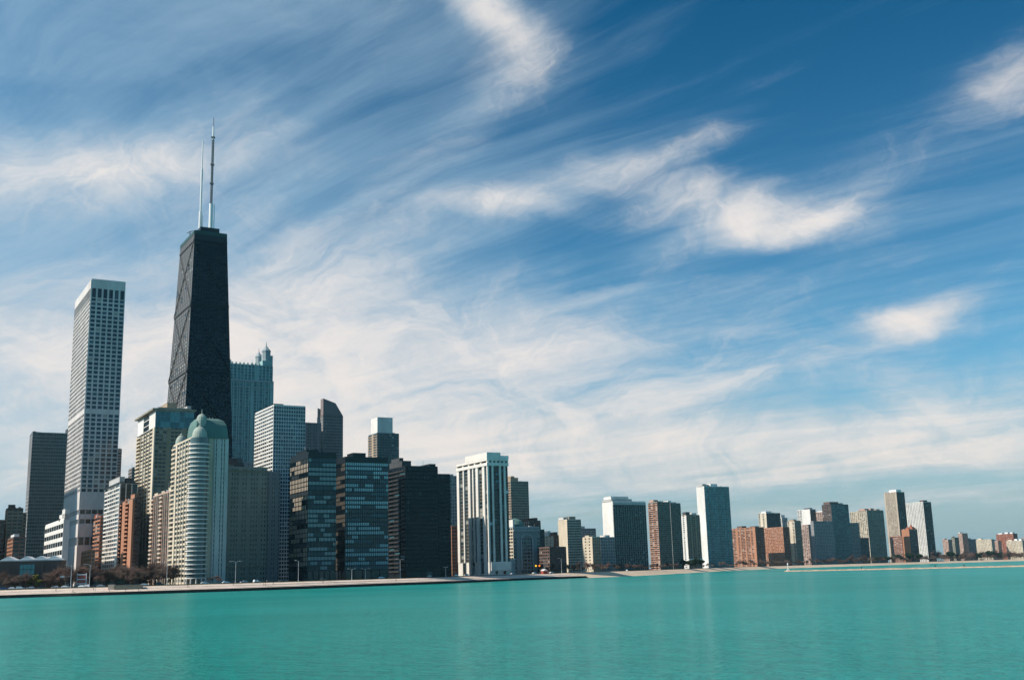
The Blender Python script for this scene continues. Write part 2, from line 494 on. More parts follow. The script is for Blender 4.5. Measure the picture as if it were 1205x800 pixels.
# the tall marble tower and its podium
b = bld('marble_tower', 'very tall slim tower of pale marble with square windows and a blank top band', 108, 329.3, 88.9, 147.8, 950, MARBLE)
b.tw = b
H = b.H
GS['blue'] = ((glassm('glass_blue', (.012, .03, .05), .08, .6), .82), (glassm('glass_blue_mid', (.05, .09, .12), .1, .6), .15), (GL, .03))
zt, zb, zm = H - 7.5, 78.0, 150.0
for z0, z1, fl in ((zb, zm - 3.4, 3.4), (zm, zt - 9, 3.4)):
    face(b, 'E', bays='wwwwww', fh=fl + .4, p=1.25, s=1.15, pd=.5, sd=.35, z0=z0, z1=z1, gs='blue')
    face(b, 'S', bays='w' * 14, fh=fl + .4, p=1.5, s=1.5, pd=.5, sd=.35, z0=z0, z1=z1, gs='std')
for sd_, n in (('E', 'wwwwww'), ('S', 'w' * 14)):
    face(b, sd_, bays=n, fh=9, p=1.5, s=.6, pd=.5, sd=.35, z0=zt - 9, z1=zt, gs='dark')
    face(b, sd_, bays='b', p=0, pd=.53, z0=zt, z1=H); face(b, sd_, bays='b', p=0, pd=.53, z0=zm - 3.4, z1=zm)
    for z0, z1, k in ((0, 34, 'b'), (34, 41, 'w'), (41, 52, 'b'), (52, 56, 'w'), (56, 60, 'b'), (60, 64, 'w'), (64, zb, 'b')):
        if k == 'b': face(b, sd_, bays='b', p=0, pd=.6, z0=z0, z1=z1)
        else: face(b, sd_, bays=n, p=.7, s=.3, pd=.4, fh=20, z0=z0, z1=z1, gs='dark')
rooftop(b, 3)
finish(b, 100)
b = bld('slim_tower', 'sliver of a pinkish tower showing just past the north edge of the marble tower', 138, 529, 130, 143.4, 1150, PINKB, W=18)
face(b, 'S'); face(b, 'E', bay=4, s=1.5); finish(b, 40)
b = bld('backstreet_tower', 'grey backstreet tower peeping out beside the beige hat-roofed tower', 156, 551, 152, 163, 1050, GREY, W=18)
face(b, 'S'); face(b, 'E', bay=4); finish(b, 30)
b = bld('brick_flats', 'red brick block with sunlit banded front, under the marble tower', 118.5, 608, 107.2, 122, 925, BRICK)
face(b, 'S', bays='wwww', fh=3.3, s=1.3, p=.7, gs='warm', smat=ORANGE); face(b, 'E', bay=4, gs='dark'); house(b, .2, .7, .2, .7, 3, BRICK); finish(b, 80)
b = bld('brick_annex', 'narrow brick annex squeezed between the red banded block and the white lattice block', 124.6, 603, 121, 128, 955, BROWN, W=12)
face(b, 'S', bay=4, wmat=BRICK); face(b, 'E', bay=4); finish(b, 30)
b = bld('terrace_house', 'low tan house in front of the marble tower foot', 108, 648, 96, 112, 860, TAN)
face(b, 'S', bay=4); face(b, 'E', bay=4); finish(b, 20)

b = bld('lattice_block', 'white lattice-fronted block with dark roof hat and dark glass flank', 141.8, 569, 124, 162, 870, WHITE)
face(b, 'S', bays='xwwwwx', fh=3.2, p=.75, s=1.15, pd=.55, sd=.4, gs='warm')
face(b, 'E', bays='www', fh=3.2, p=.6, s=.5, pd=.4, gs='dark', smat=DKGREY)
q = MB(); q.box(-b.W/2 - 1.6, b.W/2 + .8, -b.L/2 - 1.0, b.L/2 + .8, b.H + .4, b.H + 1.3, BLACK); q.build('roof_overhang', b.root)
house(b, .12, .42, .1, .8, 6.4, LGREY); house(b, .5, .9, .1, .8, 5.4, DKGREY)
finish(b, 100)

# row of brick balcony bays
b = bld('balcony_block', 'orange-red block with two rounded sunlit balcony bays, beside the white lattice block', 158.4, 587, 142.6, 166, 835, BROWN)
face(b, 'S', bays='kbkb', fh=3.0, p=.4, s=.9, pd=1.6, wmat=ORANGE, smat=ORANGE, balc_d=.9, gs='warm')
face(b, 'E', bay=4, gs='dark'); house(b, .2, .7, .05, .3, 2.5, ORANGE); house(b, .2, .7, .62, .9, 4, ORANGE)
finish(b, 70)

# beige tower with a hat
b = bld('hat_tower', 'beige tower with a wide flat roof hat over a green glass storey', 183.6, 483, 163.2, 228.6, 860, BEIGE)
H = b.H
body = H - 13
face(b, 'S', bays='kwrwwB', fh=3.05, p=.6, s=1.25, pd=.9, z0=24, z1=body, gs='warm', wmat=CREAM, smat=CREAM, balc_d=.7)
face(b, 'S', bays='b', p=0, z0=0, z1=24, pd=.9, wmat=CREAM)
face(b, 'E', bays='wwwbwwwbww', fh=3.05, p=.5, s=1.45, pd=.35, z0=0, z1=body, gs='std', wmat=wallm('beige_stone_shaded', (.31, .26, .18)))  # beige stone darkened: the east side's shade is put into the colour
face(b, 'S', bays='bwb', p=.5, s=.6, pd=.35, fh=4.2, z0=body, z1=H, wmat=WHITE)
face(b, 'E', bays='wwwwwwww', p=.25, s=.3, pd=.2, fh=4.3, z0=body, z1=H, gs='teal', wmat=wallm('teal_panel', (.12, .33, .36)))
q = MB(); q.box(-b.W/2 - 3.4, b.W/2 + 1.8, -b.L/2 - 2.8, b.L/2 + 1.2, H + .5, H + 1.8, OLIVE)
q.box(-b.W/2 + 2, b.W/2 - 2, -b.L/2 + 2, b.L/2 - 2, H + 1.8, H + 3.2, OLIVE); q.build('roof_hat', b.root)
house(b, .38, .62, .2, .8, 8.5, TAN, z=H); house(b, .86, .97, .3, .9, 5.5, LGREY, z=H)
mast(b, .1, .1, 4, .2, H + 1.6); mast(b, .5, .05, 3.6, .4, H + 1.6)
finish(b, 100)

b = bld('terraced_flats', 'pinkish flats with dark balconies and red bays, before the hat-roofed tower', 201.6, 578.5, 180.2, 214, 770, PINKB)
face(b, 'S', bays='kwrwkrwr', fh=3.0, p=.7, s=1.1, pd=1.3, wmat=wallm('cream_column', (.56, .46, .37)), smat=BRICK, gs='warm', balc_d=.8)
face(b, 'E', bay=4); house(b, .1, .5, .02, .2, 2.4, CREAM); house(b, .1, .5, .42, .58, 2.4, CREAM); house(b, .1, .5, .8, .98, 3.2, CREAM)
finish(b, 100)

# the domed corner building
b = bld('domed_tower', 'cream apartment tower with curved corner balconies under green domes', 226.5, 515.5, 204.2, 268.8, 715, CREAM)
H, W, L = b.H, b.W, b.L
b.L_ = L
rb = 6.3                                         # the round corner bay
# south front
face(b, 'S', bays='kBwwwww', fh=3.1, p=.7, s=1.25, pd=.7, gs='warm', u1=W / 2 - .3, balc_d=.6, corner=False)
# north part of the east front
y2 = -L / 2 + rb * 1.75
GREYP = wallm('cream_stone_shaded', (.50, .53, .50))  # cream stone with the east wing's bluish shade in its colour
face(b, 'E', bays='Bwbwwb', fh=3.1, p=1.2, s=1.5, pd=1.0, u0=y2 + L * .12, u1=L / 2, gs='std', wmat=GREYP, smat=GREYP)
face(b, 'E', bays='b', p=0, pd=.2, u0=y2 - 2, u1=y2 + L * .12)
q = MB(); q.lathe(W / 2 + .8, -L / 2 + rb * .72, [(rb - .5, 3.0), (rb - .5, H)], glassm('glass_bay', (.07, .11, .12), .1, .6), 20); q.build('corner_glazing', b.root)
nf = 31
for k in range(nf):
    z = 3.2 + k * (H - 5) / nf
    q = MB(); cx_, cy_ = W / 2 + .8, -L / 2 + rb * .72
    q.lathe(cx_, cy_, [(rb, z), (rb + .55, z), (rb + .55, z + .7), (rb + .35, z + .7), (rb + .35, z + .3), (rb, z + .3)], WHITE, 24)
    q.build('balcony', b.root)
# colonnade at the foot
for k in range(7):
    a = R(-100 + k * 30)
    q = MB(); q.tube((W / 2 + .8 + (rb + .2) * math.cos(a), -L / 2 + rb * .72 + (rb + .2) * math.sin(a), 0), (W / 2 + .8 + (rb + .2) * math.cos(a), -L / 2 + rb * .72 + (rb + .2) * math.sin(a), 3.2), .45, .45, WHITE, 8); q.build('column', b.root)
PCOP = wallm('pale_copper', (.34, .39, .34), rough=.7)
# mansard, domes and finials
def rect(x0, x1, y0, y1, z): return [(x0, y0, z), (x1, y0, z), (x1, y1, z), (x0, y1, z)]
q = MB()
z = H + .4
prev = rect(W * .06, W/2 + 1.0, -L/2 + 2, L/2 - .5, z)
for f, dz_ in ((.02, 5.0), (.07, 9.0), (.16, 12.0), (.36, 14.0)):
    nx = rect(W * .06 + W * f * .35, W/2 + 1.0 - W * f * .45, -L/2 + 2 + L * f * .35, L/2 - .5 - L * f * .55, z + dz_)
    q.prism(prev, nx, COPPER, False, dz_ > 13); prev = nx
q.build('mansard_roof', b.root)  # darker than the domes' copper: shade is put into the colour
def dome(x, y, r, z, h, m=COPPER, tip=3.0):
    q = MB()
    q.lathe(x, y, [(r * 1.03, z), (r * 1.03, z + h * .18), (r, z + h * .2)] + [(r * math.cos(t), z + h * .2 + h * .8 * math.sin(t)) for t in [R(a) for a in (10, 25, 40, 55, 70, 82)]] + [(r * .05, z + h)], m, 20)
    o = q.build('dome', b.root, smooth=False)
    q = MB(); q.lathe(x, y, [(.9, z + h - .2), (1.1, z + h + .4), (.5, z + h + .9), (.12, z + h + 1.2), (.08, z + h + tip)], m, 8); q.build('finial', o)
dome(W / 2 + .4, -L / 2 + rb * .72, rb - 1.5, H + .2, 7.6, m=PCOP)
dome(-W / 2 + 4.5, -L / 2 + 4.0, 3.8, H + .4, 7.4, m=PCOP)
# lantern on top of the corner dome, small antlers of ornament on the ridge
q = MB(); q.lathe(W / 2 - 3.5, -L / 2 + 6.5, [(3.3, H + 8), (3.3, H + 12.5), (3.0, H + 14.6), (1.7, H + 16.2), (.3, H + 16.8), (.1, H + 20)], PCOP, 14); q.build('lantern', b.root)
for fy in (.56, .66, .74):
    q = MB(); y = -L/2 + L * fy; x = W * .15
    q.lathe(x, y, [(.8, H + 13.9), (.9, H + 14.8), (.3, H + 15.6), (.1, H + 16.2 + fy)], PCOP, 8); q.build('finial', b.root)
finish(b, 100)

b = bld('classical_block', 'broad olive stone block in shade with small windows and a cornice, beside the domed tower', 262, 550.5, 255, 314, 770, wallm('grey_green_stone', (.31, .33, .29)), W=30)
GS['dim'] = ((GD, .5), (GM, .5))
face(b, 'S', bay=4); face(b, 'E', bays='wwbwwwbwwbwwwbww', fh=3.3, p=1.1, s=1.7, pd=.3, gs='dim')
q = MB(); q.box(b.W/2 + .3, b.W/2 + 1.2, -b.L/2, b.L/2, b.H - 2, b.H - 1.2, OLIVE); q.build('cornice', b.root)
q = MB(); q.box(b.W/2 + .31, b.W/2 + .9, -b.L/2, b.L/2, b.H * .13, b.H * .13 + .7, OLIVE); q.build('string_course', b.root)
house(b, .1, .3, .3, .8, 3, OLIVE); finish(b, 100)
b = bld('classical_wing', 'slightly lower grey wing at the north end of the olive stone block', 314.4, 556.5, 310, 330, 790, GREY, W=22)
face(b, 'S', bay=4); face(b, 'E', bays='wbwwbw', fh=3.3, p=1.1, s=1.7, pd=.3, gs='dim')
q = MB(); q.lathe(b.W * .1, 0, [(.5, b.H + .3), (.8, b.H + 1.6), (.1, b.H + 3)], GREY, 8); q.build('finial', b.root)
finish(b, 80)
b = bld('flat_slab', 'dark low slab roofline between the domed tower and the blue grid tower', 262, 540, 250, 285, 980, DKGREY, W=25)
face(b, 'S'); face(b, 'E', bay=4, gs='dark'); finish(b, 40)
b = bld('grey_flats', 'striped grey flats half hidden under the blue grid tower', 287, 545, 284, 300, 1000, GREY, W=25)
face(b, 'S'); face(b, 'E', bays='wbwbwb', p=1.0, s=.6, pd=.5); finish(b, 40)

# the tapering black tower
b = bld('tapered_tower', 'very tall black tapering tower with crossed bracing and two white roof masts', 229.6, 271.8, 213, 267, 1080, BLKAL, taper=1.72, parapet=0)
H, W, L = b.H, b.W, b.L
b.warp_ = b.warp
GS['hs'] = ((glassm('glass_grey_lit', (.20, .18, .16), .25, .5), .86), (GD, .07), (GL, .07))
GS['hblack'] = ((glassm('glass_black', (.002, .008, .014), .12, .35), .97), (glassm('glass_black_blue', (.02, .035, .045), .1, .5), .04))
face(b, 'S', n=9, fh=3.75, p=1.2, s=1.5, pd=.3, sd=.2, gs='hs', tilt=.0, z0=0, z1=H - 9)  # sunny side: paler metal and glass carry the sunlight in their colour
face(b, 'E', n=14, fh=3.75, p=.8, s=1.5, pd=.10, sd=.07, gs='hblack', tilt=.0, z0=0, z1=H - 9, wmat=wallm('black_metal_shaded', (.003, .009, .015), .1, .5, .3))  # far darker copy of the metal, with the shade in its colour
GREENB = wallm('dark_green_band', (.03, .075, .07), rough=.5)
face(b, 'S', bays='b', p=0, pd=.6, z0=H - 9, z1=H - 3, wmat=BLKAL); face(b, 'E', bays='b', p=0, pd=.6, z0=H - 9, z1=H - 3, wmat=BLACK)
face(b, 'S', bays='b', p=0, pd=.9, z0=H - 3, z1=H + .8, wmat=GREENB); face(b, 'E', bays='b', p=0, pd=.9, z0=H - 3, z1=H + .8, wmat=GREENB)
nX = 5
for side, half, hw in (('S', W / 2, L / 2), ('E', L / 2, W / 2)):
    for k in range(nX):
        z0, z1 = k * (H - 9) / nX, (k + 1) * (H - 9) / nX
        for s_ in (-1, 1):
            q = MB(); t = .65; d0, d1 = hw + .52, hw + 1.0 + .1 * s_
            pts = [(-s_ * half, z0), (-s_ * half, z0 + 2 * t), (s_ * half, z1), (s_ * half, z1 - 2 * t)]
            if side == 'S': q.prism([(u, -d0, zz) for u, zz in pts], [(u, -d1, zz) for u, zz in pts], BLKAL)
            else: q.prism([(d0, u, zz) for u, zz in pts], [(d1, u, zz) for u, zz in pts], MATS['black_metal_shaded'])
            q.build('cross_brace', b.root, b.warp)
        q = MB(); face_z = z1
        if side == 'S': q.box(-half, half, -hw - .95, -hw - .5, face_z - 1.5, face_z, BLKAL)
        else: q.box(hw + .5, hw + .95, -half, half, face_z - 1.5, face_z, MATS['black_metal_shaded'])
        q.build('belt_beam', b.root, b.warp)
q = MB(); q.box(-W * .35, W * .42, -L * .30, L * .30, H + .01, H + 7, BLACK); q.build('roof_house', b.root)
q = MB(); q.box(-W / 2 + .3, W / 2 - .3, -L / 2 + .3, L / 2 - .3, H + .02, H + .5, ROOF); q.build('roof', b.root)
finish(b, 100)
HAN = b
# two masts: their own things on the roof
def roof_mast(label, px, ytop, ybase, steps, lattice):
    P = None
    ctr = HAN.root.location
    P = at(px, 1098, 4.4 + HAN.H + 7)
    rt = ray(px, ytop); ztop = rt.z * 1098 / rt.y + CAMZ
    o = empty('roof_mast', P); tag(o, label, 'antenna mast', 'masts on the black tower')
    h = ztop - P.z
    for z0, z1, r, m, nm in steps:
        q = MB()
        if nm == 'lattice_mast':
            for i in range(4):
                a = math.pi / 4 + i * math.pi / 2
                q.tube((r * math.cos(a), r * math.sin(a), z0 * h), (r * math.cos(a), r * math.sin(a), z1 * h), .28, .28, m, 4)
            n_ = 22
            for j in range(n_):
                za, zb_ = (z0 + (z1 - z0) * j / n_) * h, (z0 + (z1 - z0) * (j + 1) / n_) * h
                for i in range(4):
                    a, c = math.pi / 4 + i * math.pi / 2, math.pi / 4 + (i + 1) * math.pi / 2
                    q.tube((r * math.cos(a), r * math.sin(a), za), (r * math.cos(c), r * math.sin(c), zb_), .16, .16, m, 3)
            q.tube((0, 0, z0 * h), (0, 0, z1 * h), .55, .5, METAL, 6)
        else:
            q.tube((0, 0, z0 * h), (0, 0, z1 * h), r, r * .96, m, 12)
        q.build(nm, o)
    return o, h
DM = wallm('mast_grey', (.12, .13, .14), rough=.5)
REDP = wallm('mast_red_white', (.45, .30, .27), rough=.5)
o, h = roof_mast('shorter white pole mast, the southern one on the black tapering tower', 235.4, 166, 264, ((0, .20, 1.7, WPAINT, 'drum'), (.20, .56, 1.0, WPAINT, 'lower_pole'), (.56, .68, 1.15, WPAINT, 'collar_pole'), (.68, 1.0, .55, WPAINT, 'upper_pole')), False)
q = MB(); q.tube((2.2, 0, 0), (2.2, 0, h * .16), .5, .4, WPAINT, 6); q.build('side_pipe', o)
o, h = roof_mast('taller lattice mast with a white drum base on the black tapering tower', 247.6, 139, 264, ((0, .225, 2.0, WPAINT, 'drum'), (.225, .80, 1.15, DM, 'lattice_mast'), (.80, .92, .9, WPAINT, 'upper_pole'), (.92, 1.0, .35, DM, 'tip_rod')), True)
q = MB(); q.tube((3.4, 0, 0), (3.4, 0, h * .22), .6, .5, WPAINT, 6); q.build('side_pipe', o)
for f in (.40, .57, .815):
    q = MB(); q.box(-1.7, 1.7, -1.7, 1.7, h * f, h * f + 1.4, DM); q.build('platform', o)
P = at(223.5, 1098, 4.4 + H + .9)
o = empty('roof_crane', P); tag(o, 'small dark window-washing crane on the south roof edge of the black tapering tower', 'roof crane')
q = MB(); q.tube((0, 0, 0), (0, 0, 5), .6, .4, BLACK); q.build('post', o)
q = MB(); q.tube((-3, 0, 3), (3, 0, 5), .35, .35, BLACK); q.build('jib', o)

# teal tower with lanterns
b = bld('lantern_tower', 'shaded green-grey tower with vertical ribs and pointed lanterns on top', 266, 428, 262, 321, 1260, TEALM, W=40)
H, W, L = b.H, b.W, b.L
face(b, 'E', bays='wxwxwxwxwbxwxwxwb', fh=3.8, p=1.5, s=.7, pd=.8, sd=.25, z0=0, z1=H - 18, gs='teal')
face(b, 'E', bays='wwwwwwwwbwwww', fh=3.8, p=1.7, s=.9, pd=.8, sd=.3, z0=H - 18, z1=H, gs='teal')
face(b, 'S', n=12, fh=3.8, p=1.2, s=1.0, pd=.6, gs='std')
q = MB(); q.box(W/2 + .8, W/2 + 1.5, -L/2, L/2, H - 19.5, H - 17.5, BLUEG); q.box(W/2 + .8, W/2 + 1.3, -L/2, L/2, H - 27, H - 26, BLUEG); q.build('cornice', b.root)
for i in range(12):
    q = MB(); y = -L/2 + (i + .5) * L / 12; q.box(W/2 - 1, W/2 + 1, y - .8, y + .8, H + 1.2, H + 3.0, TEALM); q.build('merlon', b.root)
def lantern(fx, fy, r, h0, h1):
    x, y = -W/2 + fx * W, -L/2 + fy * L
    q = MB(); q.box(x - r * 1.15, x + r * 1.15, y - r * 1.15, y + r * 1.15, H + .4, H + h0, TEALM); o = q.build('lantern', b.root)
    q = MB(); q.lathe(x, y, [(r, H + h0), (r, H + h0 + h1 * .55), (r * 1.1, H + h0 + h1 * .56), (r * 1.05, H + h0 + h1 * .62), (r * .45, H + h0 + h1 * .80), (r * .12, H + h0 + h1 * .92), (.15, H + h0 + h1 + 3)], BLUEG, 8, math.pi / 8); q.build('lantern_roof', o)
lantern(.86, .88, 5.2, 7.0, 21); lantern(.14, .88, 4.4, 6.5, 19); lantern(.86, .10, 2.0, 2, 6); lantern(.5, .66, 1.6, 2, 6)
house(b, .93, 1.02, .1, .9, 14, TEALM)
q = MB(); q.box(-W/2, W/2 - 1, L/2 + .05, L/2 + 1.8, 0, H - 17, TEALM); q.build('side_wing', b.root)
finish(b, 100)

# white and blue grid tower
b = bld('grid_tower', 'white grid tower with blue glass, its narrow south end in sun', 322.4, 477.6, 300.5, 359.4, 880, WHITE)
face(b, 'S', bays='w' * 9, fh=3.0, p=.55, s=1.3, pd=.4, sd=.4, gs='std')
face(b, 'E', bays='w' * 13, fh=3.0, p=.42, s=.75, pd=.35, sd=.3, gs='blue', wmat=wallm('grid_frame', (.55, .60, .60)))
house(b, .12, .42, .2, .8, 3.2, BLACK); finish(b, 100)

# stepped pink granite tower
b = bld('slanted_tower', 'grey granite tower with steeply slanted roof', 380.3, 489, 373.4, 403.6, 1290, PINKG)
H, W, L = b.H, b.W, b.L
rz = ray(380.6, 468.6); zt = rz.z * 1290 / rz.y + CAMZ - 4.4
q = MB()
pr = [(-L/2, H), (-L/2, zt), (-L/2 + L * .62, zt - 7), (L/2, H - 3.5), (L/2, H)]
pr = [(-L/2, H + .3), (-L/2, zt), (-L/2 + L * .62, zt - 5), (L/2, H + .8), (L/2, H + .3)]
q.prism([(W/2, y, z) for y, z in pr], [(W/2 - 9, y, z) for y, z in pr], PINKG)
q.build('slanted_crown', b.root)
q = MB(); q.prism([(-W/2, -L/2 + .2, H + .3), (-W/2 + 7, -L/2 + .2, H + .3), (-W/2 + 7, -L/2 + .2, H + 9), (-W/2, -L/2 + .2, H + 12)], [(-W/2, L/2 - 4, H + .3), (-W/2 + 7, L/2 - 4, H + .3), (-W/2 + 7, L/2 - 4, H + 5), (-W/2, L/2 - 4, H + 5)], PINKG); q.build('stair_crown', b.root)
face(b, 'S', n=8, fh=3.5, p=1.1, s=1.5, gs='std', wmat=GREY); face(b, 'E', n=12, fh=3.5, p=.9, s=1.7, gs='dark')
finish(b, 100)
b = bld('granite_wing', 'lower flat granite wing between the slanted roof tower and the blue grid tower', 357, 498, 352, 378, 1260, PINKG, W=24)
face(b, 'S', n=8, fh=3.5); face(b, 'E', bays='wbwwbwwbw', fh=3.5, p=.9, s=1.6, gs='dim'); finish(b, 60)

# tower with a white top box
b = bld('white_top_tower', 'dark tower crowned by a tall blank white box', 443.8, 510, 433.6, 469.4, 1450, wallm('dark_green_panel', (.10, .16, .16)))
H = b.H
face(b, 'S', bays='kwbkw', fh=3.4, p=.7, s=1.2, gs='dim', wmat=TAN, balc_d=.9); face(b, 'E', n=9, fh=3.4, p=.5, s=.9, gs='dark')
q = MB(); W, L = b.W, b.L
q.box(-W * .25, W/2 - .5, -L * .48, L * .22, H + .3, H + 22, WHITE); o = q.build('crown_box', b.root)
q = MB(); q.box(W * .5 - .5, W * .5 - .1, L * .02, L * .17, H + 16, H + 19.5, WPAINT); q.build('crown_panel', o)
mast(b, .8, .55, 25, .2); house(b, .75, .85, .5, .9, 2.0, TEALM)
finish(b, 100)

# the three dark glass blocks on the shore
def dark_block(label, cx, cy, lx, rx, D, W=None, L=None):
    b = bld('glass_block', label, cx, cy, lx, rx, D, BLACK, W=W, L=L, group='black steel and glass blocks on the lake front')
    face(b, 'S', bays='w' * 12, fh=3.15, p=.28, s=.55, pd=.45, sd=.15, z0=6, z1=b.H - 3.2, gs='mies', run=True)
    face(b, 'E', bays='w' * 20, fh=3.15, p=.34, s=1.0, pd=.4, sd=.15, z0=6, z1=b.H - 3.2, gs='miesE', run=True, smat=wallm('shaded_spandrel', (.006, .028, .042), .1, .3, .5))  # black steel tinted navy here: the blue shade is in the colour
    for sd_ in 'SE': face(b, sd_, bays='b', p=0, z0=b.H - 3.2, z1=b.H, pd=.4); face(b, sd_, bays='wwwww' if sd_ == 'E' else 'www', p=.8, s=.3, fh=6, z0=0, z1=6, pd=.3, gs='black')
    return b
GS['mies'] = ((GBK, .25), (GM, .15), (glassm('glass_blind_sun', (.42, .36, .29), .3, .4), .60))  # copy of the blinds with warm sunlight in the colour
GS['miesE'] = ((glassm('glass_navy', (.006, .040, .062), .06, .8), .36), (GBM, .22), (GBL, .42))
b = dark_block('black steel and glass block with a cluttered roof, next to the blue grid tower', 363.2, 533.6, 342, 395.6, 750)
house(b, .06, .5, .2, .8, 3.4, BLACK); mast(b, .5, .2, 7); mast(b, .6, .3, 5); mast(b, .4, .42, 5.5); rooftop(b, 2, 4, DKGREY); finish(b, 100)
b = dark_block('twin black glass block with a plain black roof box, between two other dark blocks', 406.6, 538.8, 396, 456.5, 815, W=20)
house(b, .22, .52, .2, .8, 4.2, BLACK); finish(b, 100)
GS['bk'] = ((glassm('glass_black', (.002, .008, .014), .12, .35), .95), (glassm('glass_black_blue', (.012, .03, .04), .1, .4), .05))
b = bld('black_slab', 'almost black slab with stepped roof, the darkest of the shore blocks', 477, 549.5, 458, 515, 845, BLACK)
face(b, 'S', bays='kkk', fh=3.1, p=.5, s=.6, pd=.5, gs='black', balc_d=.8, z0=4, wmat=wallm('slab_balcony', (.04, .04, .042))); face(b, 'E', n=18, fh=3.1, p=.25, s=.8, pd=.2, sd=.12, gs='bk', z0=4, tilt=.004, wmat=wallm('black_metal_shaded', (.003, .009, .015), .1, .5, .3))
face(b, 'S', bays='bwb', fh=4, z0=0, z1=4, gs='dark'); face(b, 'E', bays='bwbwb', fh=4, z0=0, z1=4, gs='dark')
house(b, .0, .28, .02, .8, 5.2, DKGREY); house(b, .02, .14, .1, .6, 8, DKGREY); house(b, .8, .99, .2, .9, 3, BLACK); finish(b, 100)
b = bld('black_annex', 'lower black end of the darkest slab, next to the white columned tower', 516, 559, 510, 529.4, 880, BLACK, W=24)
face(b, 'S', n=6, gs='bk'); face(b, 'E', n=7, fh=3.1, p=.25, s=.8, pd=.2, sd=.12, gs='bk', tilt=.004, wmat=wallm('black_metal_shaded', (.003, .009, .015), .1, .5, .3)); finish(b, 60)
b = bld('street_tower', 'grey tower behind, in the gap between the black slab and the white columned tower', 529, 561, 522, 545, 1080, GREY, W=22)
face(b, 'S', n=7); face(b, 'E', n=6, p=1.2, s=1.2); house(b, .2, .5, .2, .7, 3, LGREY); finish(b, 60)
b = bld('brick_walkup', 'red brick building low in the gap beside the white columned tower', 531.5, 620, 526, 545, 1040, BRICK, W=20)
face(b, 'S', n=5, wmat=ORANGE); face(b, 'E', n=5, gs='dark'); finish(b, 40)

b = bld('black_slab', 'twin of the darkest slab, hidden behind it and shading the white columned tower', 505, 575, 480, 530, 947, BLACK, W=30, L=20)
face(b, 'S', bay=4, gs='bk'); face(b, 'E', bay=4, gs='bk'); finish(b, 10)
# white columned tower
b = bld('column_tower', 'tall white tower with bold vertical columns and dark glass, its top tier raised', 574, 541, 538.8, 597, 960, WHITE)
H, W, L = b.H, b.W, b.L
COLM = wallm('white_column', (.75, .72, .66))
GS['brz'] = ((glassm('glass_brown', (.05, .04, .03), .1, .5), .6), (GD, .25), (GL, .15))
face(b, 'S', bays='bxBxbwBwbxbw', fh=3.05, p=0, s=.7, pd=1.5, sd=.1, z0=11, z1=H - 5, gs='brz', smat=BRONZE, wmat=COLM)
face(b, 'E', bays='xbxxbxbx', fh=3.05, p=0, s=.7, pd=1.5, sd=.1, z0=11, z1=H - 5, gs='black', smat=BLACK, wmat=COLM)
for sd_ in 'SE':
    face(b, sd_, bays='b', p=0, z0=H - 5, z1=H - 2.4, pd=2.0, wmat=COLM)
    face(b, sd_, bays='wwwww', p=1.8, s=.1, fh=9, z0=H - 2.4, z1=H - .6, pd=1.2, gs='dark', wmat=COLM)
    face(b, sd_, bays='b', p=0, z0=H - .6, z1=H + 1.0, pd=1.9, wmat=COLM)
q = MB(); q.box(-W * .18, W * .5 + 1.9, -L * .5 - 1.9, L * .1, H + 1.1, H + 6.5, COLM); q.build('raised_tier', b.root)
q = MB()
for y in (.2, .42): q.box(W * .5 + 1.0, W * .5 + 1.6, y * L - 2, y * L + 2, H + 1.1, H + 4, WPAINT); q.build('roof_screen', b.root); q = MB()
face(b, 'S', bays='bwbwbwb', p=1.2, z0=0, z1=11, fh=11, s=1, pd=1.2, gs='dark', wmat=COLM); face(b, 'E', bays='bwbwb', p=1.2, z0=0, z1=3.5, fh=4, s=.5, pd=1.0, gs='dark', wmat=COLM)
face(b, 'E', bays='b', p=0, z0=3.5, z1=11, pd=2.5, wmat=COLM)
finish(b, 100)
b = bld('low_annex', 'low pale grey annex at the foot of the white columned tower', 600, 659, 596, 606, 985, LGREY, W=8)
face(b, 'S', n=4); face(b, 'E', n=5, s=2, p=1.4); finish(b, 30)

b = bld('ribbed_tower', 'olive brown tower with a stepped cap behind the white columned tower', 600.9, 567, 597, 621.6, 1330, OLIVE, W=26)
face(b, 'S', n=8, wmat=TAN, gs='warm'); face(b, 'E', n=9, fh=3.1, p=.8, s=1.5, gs='dim'); house(b, .12, .55, .2, .8, 5.5, TAN); house(b, .2, .4, .3, .7, 7.5, TAN); finish(b, 100)

# grand hotel with arch
b = bld('arched_hotel', 'grand green-grey hotel front in shade with a tall central arch', 603.5, 621, 600, 634.6, 1090, BLUEG, W=30)
H, W, L = b.H, b.W, b.L
HOT = wallm('hotel_stone', (.22, .27, .28)); b.wall = HOT
face(b, 'E', bays='wbwwwwbw', fh=3.4, p=.9, s=1.3, pd=.5, gs='dim', z0=0, z1=H * .78); face(b, 'S', n=7, wmat=CREAM)
face(b, 'E', bays='b', p=0, pd=.5, z0=H * .78, z1=H)
q = MB(); c0 = W / 2 + .52
arc = [(math.cos(R(t)), math.sin(R(t))) for t in range(0, 181, 15)]
for (x, y), (x2, y2) in zip(arc[:-1], arc[1:]):
    pts = [(x * L * .23, H * .74 + y * L * .2), (x2 * L * .23, H * .74 + y2 * L * .2), (x2 * L * .19, H * .74 + y2 * L * .155), (x * L * .19, H * .74 + y * L * .155)]
    q.prism([(c0, u, z) for u, z in pts], [(c0 + .8, u, z) for u, z in pts], BLUEG)
for s_ in (-1, 1): q.box(c0, c0 + .8, s_ * L * .21 - L * .02, s_ * L * .21 + L * .02, H * .1, H * .74, BLUEG)
q.build('arch', b.root)
q = MB(); q.box(W/2 + .5, W/2 + 1.6, -L/2, L/2, H - 3.2, H - 2, BLUEG); q.build('cornice', b.root)
